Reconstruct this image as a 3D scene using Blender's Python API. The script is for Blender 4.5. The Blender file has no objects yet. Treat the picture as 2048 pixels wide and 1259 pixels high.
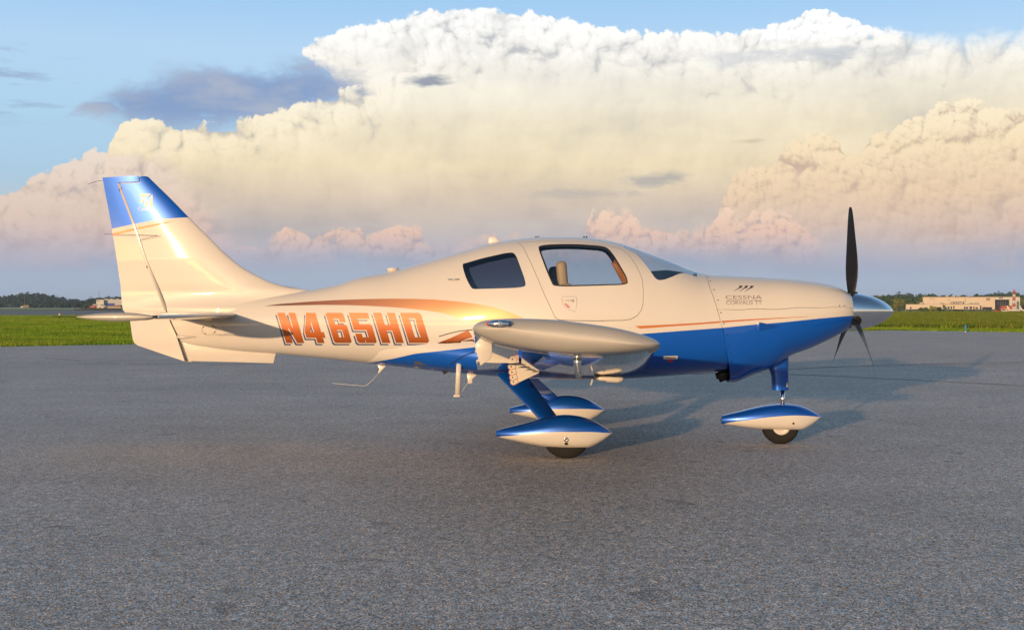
import bpy, bmesh, math, random
import numpy as np
from mathutils import Vector, Matrix
from mathutils.geometry import delaunay_2d_cdt

rnd = random.Random(11)
scene = bpy.context.scene
col = scene.collection

# ---------------------------------------------------------------- camera
# The aircraft stands along +X (nose) with its centreline on y = 0; the photographer
# stands twelve metres off its left side, eye height of a kneeling person.
YAW = math.radians(2.7)
CAM = Vector((12.0 * math.sin(YAW), -12.0 * math.cos(YAW), 1.31))
FPX, HOR = 2480.0, 613.0                     # focal length and horizon row in photo pixels
VIEW = Vector((-math.sin(YAW), math.cos(YAW), 0))
RIGHT = Vector((math.cos(YAW), math.sin(YAW), 0))

cam_data = bpy.data.cameras.new('camera')
cam_data.sensor_width = 36.0
cam_data.lens = 36.0 * FPX / 2048.0
cam_data.shift_y = -16.5 / 2048.0
cam_data.clip_start = 0.1
cam_data.clip_end = 20000.0
cam = bpy.data.objects.new('camera', cam_data)
cam.location = CAM
cam.rotation_euler = (math.pi / 2, 0, YAW)
col.objects.link(cam)
scene.camera = cam

# ---------------------------------------------------------------- sun, sky, exposure
SUN_EL, SUN_AZ = math.radians(5.2), math.radians(24.0)   # azimuth: light travels this far right of the view
ang = SUN_AZ - YAW
travel = Vector((math.sin(ang) * math.cos(SUN_EL), math.cos(ang) * math.cos(SUN_EL), -math.sin(SUN_EL)))
sun_data = bpy.data.lights.new('sun', 'SUN')
sun_data.energy = 3.4
sun_data.angle = math.radians(0.55)
sun_data.color = (1.0, 0.66, 0.37)
sun = bpy.data.objects.new('sun', sun_data)
sun.rotation_euler = (-travel).to_track_quat('Z', 'Y').to_euler()
sun.location = (-10, -30, 12)
col.objects.link(sun)

scene.view_settings.view_transform = 'Standard'
scene.view_settings.look = 'None'
scene.view_settings.exposure = 0.7
scene.view_settings.gamma = 1.0
scene.view_settings.use_curve_mapping = False
scene.render.engine = 'CYCLES'
scene.cycles.use_denoising = True
scene.cycles.max_bounces = 8
scene.cycles.transparent_max_bounces = 24
scene.cycles.caustics_reflective = False
scene.cycles.caustics_refractive = False
scene.cycles.sample_clamp_indirect = 6.0


# ---- a tiny expression layer over shader nodes -----------------------------------
class Sh:
    """Builds math nodes in one node tree from ordinary calls."""
    def __init__(self, nt):
        self.nt = nt

    def node(self, kind, **kw):
        n = self.nt.nodes.new(kind)
        for k, v in kw.items():
            setattr(n, k, v)
        return n

    def put(self, sock, v):
        if isinstance(v, bpy.types.NodeSocket):
            self.nt.links.new(v, sock)
        elif v is not None:
            sock.default_value = v

    def m(self, op, a, b=None, c=None, clamp=False):
        n = self.node('ShaderNodeMath', operation=op, use_clamp=clamp)
        for i, v in enumerate((a, b, c)):
            self.put(n.inputs[i], v)
        return n.outputs[0]

    def add(self, a, b): return self.m('ADD', a, b)
    def sub(self, a, b): return self.m('SUBTRACT', a, b)
    def mul(self, a, b): return self.m('MULTIPLY', a, b)
    def lt(self, a, b): return self.m('LESS_THAN', a, b)
    def gt(self, a, b): return self.m('GREATER_THAN', a, b)

    def step(self, x, lo, hi, to0=0.0, to1=1.0, smooth=True):
        n = self.node('ShaderNodeMapRange', clamp=True)
        n.interpolation_type = 'SMOOTHSTEP' if smooth else 'LINEAR'
        self.put(n.inputs[0], x)
        for i, v in enumerate((lo, hi, to0, to1)):
            self.put(n.inputs[1 + i], v)
        return n.outputs[0]

    def vec(self, x, y, z=0.0):
        n = self.node('ShaderNodeCombineXYZ')
        for i, v in enumerate((x, y, z)):
            self.put(n.inputs[i], v)
        return n.outputs[0]

    def sep(self, v):
        n = self.node('ShaderNodeSeparateXYZ')
        self.put(n.inputs[0], v)
        return n.outputs

    def vm(self, op, a, b=None):
        n = self.node('ShaderNodeVectorMath', operation=op)
        self.put(n.inputs[0], a)
        self.put(n.inputs[1], b)
        return n.outputs[0]

    def scale(self, a, s):
        n = self.node('ShaderNodeVectorMath', operation='SCALE')
        self.put(n.inputs[0], a)
        self.put(n.inputs['Scale'], s)
        return n.outputs[0]

    def noise(self, v, scale, detail=3.0, rough=0.5, dist=0.0, dim='3D'):
        n = self.node('ShaderNodeTexNoise', noise_dimensions=dim)
        self.put(n.inputs['Vector'], v)
        self.put(n.inputs['Scale'], scale)
        n.inputs['Detail'].default_value = detail
        n.inputs['Roughness'].default_value = rough
        n.inputs['Distortion'].default_value = dist
        return n.outputs[0], n.outputs[1]

    def voro(self, v, scale, detail=0.0, rough=0.5, feature='F1', smooth=0.3, lac=2.1, dim='2D', rand=1.0):
        n = self.node('ShaderNodeTexVoronoi', voronoi_dimensions=dim, feature=feature)
        self.put(n.inputs['Vector'], v)
        n.inputs['Scale'].default_value = scale
        n.inputs['Detail'].default_value = detail
        n.inputs['Roughness'].default_value = rough
        n.inputs['Lacunarity'].default_value = lac
        n.inputs['Randomness'].default_value = rand
        n.normalize = detail > 0
        if feature == 'SMOOTH_F1':
            n.inputs['Smoothness'].default_value = smooth
        return n.outputs['Distance']

    def curve(self, x, x0, x1, pts, y0, y1, kind='AUTO'):
        """y(x) through pts, as a float curve over [x0, x1] with values in [y0, y1]."""
        t = self.step(x, x0, x1, smooth=False)
        n = self.node('ShaderNodeFloatCurve')
        c = n.mapping.curves[0]
        q = [((a - x0) / (x1 - x0), (b - y0) / (y1 - y0)) for a, b in pts]
        q = [p for p in q if -1e-6 <= p[0] <= 1 + 1e-6]
        while len(c.points) < len(q):
            c.points.new(0.5, 0.5)
        for p, (a, b) in zip(c.points, q):
            p.location = (a, b)
            p.handle_type = kind
        n.mapping.clip_min_x = n.mapping.clip_min_y = 0
        n.mapping.use_clip = True
        n.mapping.update()
        self.put(n.inputs['Value'], t)
        return self.m('MULTIPLY_ADD', n.outputs[0], y1 - y0, y0)

    def ramp(self, t, stops, interp='LINEAR'):
        n = self.node('ShaderNodeValToRGB')
        cr = n.color_ramp
        cr.interpolation = interp
        while len(cr.elements) < len(stops):
            cr.elements.new(0.5)
        for e, (p, c) in zip(cr.elements, stops):
            e.position = p
            e.color = (*c, 1.0)
        self.put(n.inputs[0], t)
        return n.outputs[0]

    def mix(self, f, a, b, blend='MIX'):
        n = self.node('ShaderNodeMix', data_type='RGBA', blend_type=blend)
        n.clamp_factor = True
        self.put(n.inputs[0], f)
        for i, v in ((6, a), (7, b)):
            if isinstance(v, tuple) and len(v) == 3:
                v = (*v, 1.0)
            self.put(n.inputs[i], v)
        return n.outputs[2]


def lin(r, g, b):
    """sRGB bytes -> linear."""
    f = lambda c: c / 12.92 if c <= 0.04045 else ((c + 0.055) / 1.055) ** 2.4
    return tuple(f(v / 255.0) for v in (r, g, b))
def build_sky():
    w = bpy.data.worlds.new('World')
    scene.world = w
    w.use_nodes = True
    nt = w.node_tree
    nt.nodes.clear()
    s = Sh(nt)
    DEG = 180 / math.pi

    def ae(px, py):                      # photo pixel -> azimuth, elevation in degrees
        a = math.atan((px - 1024) / FPX)
        return (a - YAW) * DEG, math.atan((HOR - py) / FPX * math.cos(a)) * DEG

    gen = s.node('ShaderNodeTexCoord').outputs['Generated']
    dx, dy, dz = s.sep(s.vm('NORMALIZE', gen))
    az = s.mul(s.m('ARCTAN2', dx, dy), DEG)
    el = s.mul(s.m('ARCSINE', dz), DEG)
    P = s.vec(az, el)
    AZ0, AZ1 = ae(-60, 0)[0], ae(2110, 0)[0]

    sky = s.node('ShaderNodeTexSky', sky_type='NISHITA')
    sky.sun_disc = False
    sky.sun_elevation = SUN_EL
    # sky rotation is clockwise from +Y; the sun stands where the light comes from
    sky.sun_rotation = math.atan2(-travel.x, -travel.y)
    sky.altitude = 20
    sky.air_density = 1.0
    sky.dust_density = 0.5
    sky.ozone_density = 2.0
    base = s.scale(sky.outputs[0], SKY_STRENGTH)

    def outline(pts, pad_l=None, pad_r=None):
        q = sorted(ae(*p) for p in pts)
        return s.curve(az, AZ0, AZ1, q, -4.0, 16.0, 'VECTOR')

    def warp(v, scale, amount, detail=2.0):
        c = s.noise(v, scale, detail, 0.5)[1]
        return s.vm('ADD', v, s.scale(s.vm('SUBTRACT', c, (0.5, 0.5, 0.5)), amount))

    def billow(v, scale, octaves=3, fall=0.55):
        """Heaped round bumps of several sizes, about 0..1."""
        tot, h, amp = 0.0, None, 1.0
        for i in range(octaves):
            k = scale * 2.15 ** i
            d = s.voro(s.vm('ADD', v, (3.7 * i, 1.9 * i, 0)), k)
            g = s.m('SQRT', s.m('MAXIMUM', s.m('MULTIPLY_ADD', s.mul(d, d), -1.15, 1.0), 0.0))
            h = s.mul(g, amp) if h is None else s.m('MULTIPLY_ADD', g, amp, h)
            tot += amp
            amp *= fall
        return s.mul(h, 1.0 / tot)

    SUNOFF = (-0.16, 0.20, 0.0)

    CLOUD = 2 ** -scene.view_settings.exposure        # cloud tones are given as they meet the eye
    col_out = s.scale(base, 1.0 / CLOUD)

    # overall low haze: the lower sky greys towards lavender
    hz = s.ramp(s.step(el, -0.5, 14.5, smooth=False), HAZE_RAMP)
    hzf = s.ramp(s.step(el, -0.5, 14.5, smooth=False), [(0, (1, 1, 1)), (0.12, (.96,) * 3), (0.35, (.92,) * 3), (.75, (.90,) * 3), (1, (.88,) * 3)])
    front = s.step(s.m('ABSOLUTE', s.add(az, 2.7)), 60, 110, 1.0, 0.0)
    up = s.step(el, 16, 60, 1.0, 0.0)
    col_out = s.mix(s.mul(s.mul(hzf, front), up), col_out, hz)

    # thin streaks of stratus, left and low
    n1 = s.noise(s.vec(s.mul(az, 0.22), s.mul(el, 1.3), 3.1), 1.0, 5, 0.6)[0]
    wl = s.mul(s.step(az, -27, -19, 1.0, 0.0), s.step(s.m('ABSOLUTE', s.sub(el, 9.6)), 0.6, 2.2, 1.0, 0.0))
    m1 = s.mul(s.step(n1, 0.54, 0.66), wl)
    col_out = s.mix(s.mul(m1, 0.7), col_out, lin(142, 158, 190))

    # tone and relief of the great cumulonimbus
    wB = warp(P, 0.5, 1.3)
    bB = billow(wB, 0.62, 4)
    bB2 = billow(s.vm('ADD', wB, (-0.20, 0.26, 0)), 0.62, 4)
    fine = s.noise(P, 2.2, 7, 0.62)[0]
    rough_edge = s.add(s.mul(s.sub(bB, 0.72), 1.5), s.mul(s.sub(fine, 0.5), 0.6))
    cB = s.ramp(s.step(el, 0, 14, smooth=False), [
        (0.00, lin(150, 166, 196)), (0.15, lin(162, 172, 196)), (0.23, lin(184, 180, 186)), (0.30, lin(206, 192, 182)), (0.37, lin(227, 208, 184)),
        (0.46, lin(241, 224, 188)), (0.60, lin(245, 233, 206)), (0.74, lin(245, 240, 228)), (0.88, lin(248, 247, 244)), (1, lin(252, 252, 252))])
    big = s.noise(s.vec(s.mul(az, 0.16), s.mul(el, 0.34), 2.2), 1.0, 4, 0.55)[0]
    streak = s.noise(warp(s.vec(s.mul(az, 0.75), s.mul(el, 0.5), 5.2), 0.6, 0.6), 0.9, 5, 0.6)[0]

    soft_r = s.step(az, ae(1700, 0)[0], ae(1960, 0)[0], 0.14, 1.7)          # the anvil thins out to the right

    def mass(col_in, D, low=None):
        relief = s.add(s.mul(s.sub(bB, bB2), 0.75), s.mul(s.sub(bB, 0.78), 0.7))
        relief = s.add(relief, s.mul(s.sub(fine, 0.5), 0.18))
        fade = s.mul(s.step(D, 0.2, 2.8, 1.0, 0.10), s.step(el, 2.2, 6.5, 0.35, 1.0))
        shade = s.add(0.97, s.add(s.mul(relief, fade), s.add(s.mul(s.sub(big, 0.5), 0.40), s.mul(s.sub(streak, 0.5), 0.22))))
        cool = s.step(shade, 0.66, 0.98, 0.85, 0.0)
        c = s.scale(cB, s.m('MINIMUM', s.m('MAXIMUM', shade, 0.70), 1.10))
        c = s.mix(s.mul(cool, 0.7), c, s.mix(s.step(el, 3, 9), lin(178, 172, 180), lin(186, 194, 206)))
        m = s.step(D, -0.02, soft_r)
        if low is not None:
            m = s.mul(m, low)
        return s.mix(m, col_in, c)

    # B2: upper mass with its overhanging left edge
    topB2 = outline([(-60, 900), (560, 900), (590, 250), (602, 100), (640, 84), (720, 60), (800, 48), (850, 32), (900, 26), (980, 28), (1060, 34), (1130, 50), (1190, 64), (1260, 74), (1340, 78), (1420, 84), (1480, 74), (1560, 66), (1700, 64), (1850, 66), (2110, 52)])
    botB2 = outline([(-60, 80), (596, 94), (612, 106), (650, 128), (672, 160), (700, 200), (760, 900), (2110, 1000)])
    baseB = s.step(s.add(el, s.mul(s.sub(big, 0.5), 2.0)), 0.9, 3.0)
    DB2 = s.add(s.m('MINIMUM', s.sub(topB2, el), s.sub(el, botB2)), rough_edge)
    col_out = mass(col_out, DB2, baseB)

    # F: flat grey-blue cloud, upper left
    topF = outline([(-60, 300), (130, 262), (170, 205), (230, 172), (330, 146), (400, 132), (520, 128), (640, 122), (690, 150), (740, 176), (800, 230), (860, 300), (2110, 300)])
    botF = outline([(-60, 262), (130, 212), (200, 222), (260, 256), (340, 272), (450, 264), (600, 240), (700, 212), (760, 190), (860, 180), (2110, 180)])
    nF = s.noise(warp(s.vec(s.mul(az, 0.55), s.mul(el, 1.2), 7.7), 0.8, 0.7), 0.55, 6, 0.62)[0]
    dF = s.m('MINIMUM', s.sub(topF, el), s.sub(el, botF))
    mF = s.step(s.add(dF, s.mul(s.sub(nF, 0.5), 3.2)), -0.30, 0.75)
    cF = s.mix(s.step(nF, 0.35, 0.7), lin(132, 158, 200), lin(172, 180, 200))
    col_out = s.mix(s.mul(mF, 0.93), col_out, cF)

    # B1: the lower shelf in front of it
    topB1 = outline([(-60, 470), (180, 470), (205, 330), (238, 262), (262, 248), (330, 254), (430, 252), (520, 240), (600, 218), (660, 196), (720, 176), (800, 150), (900, 60), (2110, 60)])
    DB1 = s.add(s.sub(topB1, el), s.mul(rough_edge, 1.0))
    col_out = mass(col_out, DB1, baseB)

    # grey scuds lying in front of the anvil
    nS = s.noise(warp(s.vec(s.mul(az, 0.5), s.mul(el, 1.5), 1.7), 1.2, 0.8), 0.9, 6, 0.65)[0]
    for (px, py, rx, ry, c, k) in ((858, 162, 1.5, 0.45, lin(150, 158, 172), 0.95), (720, 182, 1.0, 0.35, lin(140, 158, 190), 0.8),
                                   (1310, 360, 2.2, 0.5, lin(176, 174, 172), 0.8), (1160, 388, 3.5, 0.35, lin(186, 180, 176), 0.6),
                                   (1500, 282, 0.9, 0.16, lin(200, 190, 170), 0.6),                                    (1500, 118, 4.5, 0.5, lin(206, 210, 216), 0.6), (1640, 104, 3.6, 0.34, lin(204, 209, 215), 0.7), (1780, 110, 2.6, 0.5, lin(200, 204, 208), 0.55), (1650, 118, 1.6, 0.3, lin(196, 202, 210), 0.6)):
        a, e = ae(px, py)
        ra = s.m('DIVIDE', s.sub(az, a), rx)
        re = s.m('DIVIDE', s.sub(el, e), ry)
        r = s.m('SQRT', s.add(s.mul(ra, ra), s.mul(re, re)))
        d = s.add(s.sub(1.0, r), s.mul(s.sub(nS, 0.5), 2.6))
        col_out = s.mix(s.mul(s.step(d, 0.05, 0.9), k), col_out, c)

    def cumulus(col_in, pts, base_el, base_soft, scale, amp, seed, ramp, e0, e1, crease, soft=0.09, warp_amt=0.8, relief_k=0.75, opacity=1.0, blur=None):
        top = outline(pts)
        v = s.vm('ADD', P, (seed * 13.7, seed * 5.3, 0))
        v = warp(v, scale * 0.7, warp_amt / scale * 0.8)
        b = billow(v, scale, 4, 0.64)
        b2 = billow(s.vm('ADD', v, (-0.13 / scale, 0.19 / scale, 0)), scale, 4, 0.64)
        f = s.noise(s.vm('ADD', P, (seed, 0, 0)), 3.0 * scale, 5, 0.6)[0]
        D = s.add(s.sub(top, el), s.add(s.mul(s.sub(b, 0.72), amp * 1.9), s.mul(s.sub(f, 0.5), amp * 0.45)))
        m = s.step(D, 0.0, soft if blur is None else blur)
        c = s.ramp(s.step(el, e0, e1, smooth=False), ramp)
        rl = s.add(s.mul(s.sub(b, b2), 1.1), s.mul(s.sub(b, 0.76), 1.0))
        rl = s.add(rl, s.mul(s.sub(f, 0.5), 0.15))
        rl = s.mul(rl, s.mul(s.step(D, 0.3, 2.6, 1.0, 0.5), relief_k))
        cr = s.step(rl, -0.38, 0.08, 1.0, 0.0)
        c2 = s.mix(s.mul(cr, 0.75), s.scale(c, s.m('MINIMUM', s.add(1.0, s.mul(rl, 0.6)), 1.1)), crease)
        lo = s.add(el, s.mul(s.sub(s.noise(s.vec(s.mul(az, .35), s.mul(el, .8), seed), 1.0, 4, .55)[0], 0.5), base_soft * 1.6))
        bm = s.step(lo, base_el - base_soft * 0.5, base_el + base_soft * 0.5)
        return s.mix(s.mul(s.mul(m, bm), opacity), col_in, c2)

    # C: bright far tower behind the anvil's top edge
    col_out = cumulus(col_out, [(-60, 700), (1500, 700), (1519, 74), (1540, 50), (1590, 44), (1610, 26), (1650, 20), (1690, 38), (1720, 48), (1760, 64), (1800, 66), (1850, 74), (1870, 700), (2110, 700)],
                      ae(1600, 78)[1], 0.5, 1.6, 0.35, 1.0, [(0, lin(250, 250, 250)), (1, lin(255, 255, 255))], 10, 14, lin(226, 230, 236), 0.08, 0.4)
    # D: sunlit congestus, right
    rampD = [(0, lin(164, 172, 194)), (0.16, lin(188, 178, 184)), (0.32, lin(216, 188, 172)), (0.5, lin(232, 204, 172)), (0.75, lin(242, 220, 184)), (1, lin(248, 234, 206))]
    col_out = cumulus(col_out, [(-60, 640), (1400, 640), (1428, 470), (1444, 410), (1468, 358), (1500, 344), (1548, 338), (1562, 300), (1600, 286), (1630, 272), (1660, 270),
                                (1690, 300), (1712, 322), (1740, 280), (1790, 264), (1830, 240), (1866, 228), (1880, 210), (1930, 204), (1970, 216), (2010, 226), (2110, 232)],
                      ae(1700, 505)[1], 2.4, 0.95, 0.75, 2.0, rampD, 1.0, 9.2, lin(210, 182, 166), relief_k=1.0)
    # left bank of peach cumulus
    rampE = [(0, lin(164, 170, 194)), (0.25, lin(190, 178, 188)), (0.45, lin(222, 192, 178)), (0.75, lin(228, 206, 188)), (1, lin(234, 218, 202))]
    col_out = cumulus(col_out, [(-60, 405), (0, 392), (50, 372), (100, 350), (150, 322), (185, 306), (225, 318), (260, 310), (320, 294), (350, 312), (380, 345), (420, 385), (470, 440), (560, 520), (620, 640), (2110, 640)],
                      ae(100, 515)[1], 1.6, 0.55, 0.7, 3.0, rampE, 1.0, 7.0, lin(186, 172, 176), relief_k=1.05, opacity=0.94, blur=s.step(az, ae(190, 0)[0], ae(440, 0)[0], 0.10, 2.4))
    # a thin uneven veil joins the banks
    vl = s.noise(warp(s.vec(s.mul(az, 0.20), s.mul(el, 0.55), 9.3), 0.7, 0.8), 0.9, 5, 0.6)[0]
    vm_ = s.mul(s.mul(s.step(el, 1.0, 2.6), s.step(el, 3.4, 6.2, 1.0, 0.0)), s.step(vl, 0.36, 0.68))
    col_out = s.mix(s.mul(vm_, 0.62), col_out, s.mix(s.step(el, 1.5, 5.0), lin(186, 182, 196), lin(226, 208, 188)))
    # E: low pink puffs
    rampL = [(0, lin(158, 168, 194)), (0.35, lin(184, 176, 188)), (0.65, lin(226, 192, 174)), (1, lin(240, 210, 184))]
    col_out = cumulus(col_out, [(-60, 540), (0, 528), (80, 520), (120, 498), (170, 490), (215, 480), (260, 500), (330, 530), (440, 535), (480, 500), (520, 500), (560, 468), (590, 458), (620, 478), (660, 470),
                                (700, 456), (740, 478), (770, 462), (800, 448), (840, 460), (860, 492), (900, 488), (960, 470), (1020, 470), (1100, 480), (1165, 500), (1180, 428), (1215, 418), (1255, 416), (1280, 450), (1320, 462),
                                (1370, 452), (1420, 450), (1450, 424), (1480, 440), (1540, 420), (1580, 430), (1620, 470), (1700, 560), (2110, 560)],
                      ae(1000, 512)[1], 0.9, 0.95, 0.75, 4.0, rampL, 1.2, 4.6, lin(170, 166, 186), relief_k=0.9, opacity=0.95, blur=s.step(s.noise(s.vec(s.mul(az, .4), s.mul(el, .6), 4.4), 1.0, 3, .5)[0], 0.42, 0.62, 0.10, 0.9))

    bg = s.node('ShaderNodeBackground')
    s.put(bg.inputs['Color'], col_out)
    bg.inputs['Strength'].default_value = CLOUD
    out = s.node('ShaderNodeOutputWorld')
    nt.links.new(bg.outputs[0], out.inputs[0])
    w.cycles.sampling_method = 'MANUAL'
    w.cycles.sample_map_resolution = 512


HAZE_DENSITY = 0.0001
ASPHALT_K = 2.45
SKY_STRENGTH = 0.15
HAZE_RAMP = [(0, lin(170, 186, 212)), (0.16, lin(166, 182, 208)), (0.35, lin(168, 200, 226)), (0.6, lin(178, 214, 242)), (0.8, lin(184, 217, 248)), (1, lin(158, 203, 246))]
build_sky()

# ---------------------------------------------------------------- geometry helpers
def unproj(px, py, y):
    """Point of the plane y = const seen at a photo pixel (used as a measuring ruler)."""
    ray = VIEW + RIGHT * ((px - 1024) / FPX) + Vector((0, 0, 1)) * ((HOR - py) / FPX)
    return CAM + ray * ((y - CAM.y) / ray.y)


def ground(px, py, z=0.0):
    ray = VIEW + RIGHT * ((px - 1024) / FPX) + Vector((0, 0, 1)) * ((HOR - py) / FPX)
    return CAM + ray * ((z - CAM.z) / ray.z)


def at(px, depth, z):
    """Point at a given distance along the view, height z."""
    p = CAM + VIEW * depth + RIGHT * ((px - 1024) / FPX * depth)
    return Vector((p.x, p.y, z))


def zat(py, depth):
    return CAM.z + (HOR - py) / FPX * depth


def pchip(xs, ys):
    xs, ys = np.array(xs, float), np.array(ys, float)
    o = np.argsort(xs)
    xs, ys = xs[o], ys[o]
    h = np.diff(xs)
    d = np.diff(ys) / h
    m = np.zeros_like(ys)
    m[0], m[-1] = d[0], d[-1]
    for i in range(1, len(xs) - 1):
        if d[i - 1] * d[i] > 0:
            w1, w2 = 2 * h[i] + h[i - 1], h[i] + 2 * h[i - 1]
            m[i] = (w1 + w2) / (w1 / d[i - 1] + w2 / d[i])

    def f(x):
        x = np.clip(np.asarray(x, float), xs[0], xs[-1])
        i = np.clip(np.searchsorted(xs, x) - 1, 0, len(h) - 1)
        t = (x - xs[i]) / h[i]
        return ((1 + 2 * t) * (1 - t) ** 2 * ys[i] + t * (1 - t) ** 2 * h[i] * m[i]
                + t * t * (3 - 2 * t) * ys[i + 1] + t * t * (t - 1) * h[i] * m[i + 1])
    return f


def smooth_poly(pts, it=2):
    for _ in range(it):
        q = []
        for i in range(len(pts)):
            a, b = np.array(pts[i]), np.array(pts[(i + 1) % len(pts)])
            q += [tuple(a * .75 + b * .25), tuple(a * .25 + b * .75)]
        pts = q
    return pts


def dense(pts, step, closed=True):
    out = []
    n = len(pts)
    for i in range(n if closed else n - 1):
        a, b = np.array(pts[i], float), np.array(pts[(i + 1) % n], float)
        k = max(1, int(math.ceil(np.linalg.norm(b - a) / step)))
        out += [tuple(a + (b - a) * j / k) for j in range(k)]
    if not closed:
        out.append(tuple(pts[-1]))
    return out


def inside(P, poly):
    P = np.asarray(P)
    x, y = P[:, 0], P[:, 1]
    r = np.zeros(len(P), bool)
    n = len(poly)
    for i in range(n):
        x1, y1 = poly[i]
        x2, y2 = poly[(i + 1) % n]
        if y1 == y2:
            continue
        c = ((y1 > y) != (y2 > y)) & (x < (x2 - x1) * (y - y1) / (y2 - y1) + x1)
        r ^= c
    return r


def seg_dist(P, poly):
    d = np.full(len(P), 1e9)
    n = len(poly)
    for i in range(n):
        a, b = np.array(poly[i]), np.array(poly[(i + 1) % n])
        ab = b - a
        L = max(ab.dot(ab), 1e-12)
        t = np.clip((P - a) @ ab / L, 0, 1)
        q = P - (a + t[:, None] * ab)
        d = np.minimum(d, np.hypot(q[:, 0], q[:, 1]))
    return d


def region(outline, holes=(), step=0.04, edge=None, gx=None, gy=None):
    """Triangulates a 2-D outline with holes on an inner grid -> (verts, tris, loops)."""
    edge = edge or step * 0.5
    loops = [dense(outline, edge)] + [dense(h, edge) for h in holes]
    o = np.array(loops[0])
    lo, hi = o.min(0), o.max(0)
    if gx is None:
        gx = np.arange(lo[0] + step * .5, hi[0], step)
    if gy is None:
        gy = np.arange(lo[1] + step * .5, hi[1], step)
    verts, edges, ids = [], [], []
    for l in loops:
        b = len(verts)
        verts += [tuple(p) for p in l]
        edges += [(b + i, b + (i + 1) % len(l)) for i in range(len(l))]
        ids.append(list(range(b, b + len(l))))
    if len(gx) and len(gy):
        G = np.array([(a, b) for a in gx for b in gy])
        k = inside(G, loops[0])
        for h in loops[1:]:
            k &= ~inside(G, h)
        G = G[k]
        for l in loops:
            if len(G):
                G = G[seg_dist(G, l) > step * 0.32]
        verts += [tuple(p) for p in G]
    co, _, fa, ov, _, _ = delaunay_2d_cdt([Vector(v) for v in verts], edges, [], 0, 1e-7)
    V = np.array([(v.x, v.y) for v in co])
    F = np.array([f for f in fa if len(f) == 3])
    C = V[F].mean(1)
    k = inside(C, loops[0])
    for h in loops[1:]:
        k &= ~inside(C, h)
    F = F[k]
    # consistent winding
    a, b, c = V[F[:, 0]], V[F[:, 1]], V[F[:, 2]]
    s = (b[:, 0] - a[:, 0]) * (c[:, 1] - a[:, 1]) - (b[:, 1] - a[:, 1]) * (c[:, 0] - a[:, 0])
    F[s < 0] = F[s < 0][:, ::-1]
    back = {}
    for i, l in enumerate(ov):
        for q in l:
            back[q] = i
    return V, F, [[back[i] for i in l] for l in ids]


def link(name, me, parent=None, mat=None):
    o = bpy.data.objects.new(name, me)
    col.objects.link(o)
    if parent is not None:
        o.parent = parent
    if mat is not None:
        for m_ in (mat if isinstance(mat, (list, tuple)) else [mat]):
            me.materials.append(m_)
    return o


def tag(o, label=None, cat=None, group=None, kind=None):
    for k, v in (('label', label), ('category', cat), ('group', group), ('kind', kind)):
        if v:
            o[k] = v
    return o


def empty(name, loc, rz=0.0):
    o = bpy.data.objects.new(name, None)
    o.location = loc
    o.rotation_euler.z = rz
    o.empty_display_size = 0.3
    col.objects.link(o)
    return o


def make(name, verts, faces, parent=None, mat=None, smooth=True, normals=None, mats=None, loc=None):
    me = bpy.data.meshes.new(name)
    faces = [tuple(int(i) for i in f) for f in faces]
    if normals is not None:                       # wind every face the way its normals point
        VV, NN = np.asarray([tuple(v) for v in verts]), np.asarray([tuple(n) for n in normals])
        for i, f in enumerate(faces):
            g = np.cross(VV[f[1]] - VV[f[0]], VV[f[2]] - VV[f[0]])
            if g.dot(NN[list(f)].sum(0)) < 0:
                faces[i] = f[::-1]
    me.from_pydata([tuple(v) for v in verts], [], faces)
    if mats is not None:
        me.polygons.foreach_set('material_index', np.array(mats, np.int32))
    me.polygons.foreach_set('use_smooth', [smooth] * len(me.polygons))
    me.update()
    if normals is not None:
        me.normals_split_custom_set_from_vertices([tuple(n) for n in normals])
    o = link(name, me, parent, mat)
    if loc is not None:
        o.location = loc
    return o


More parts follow.
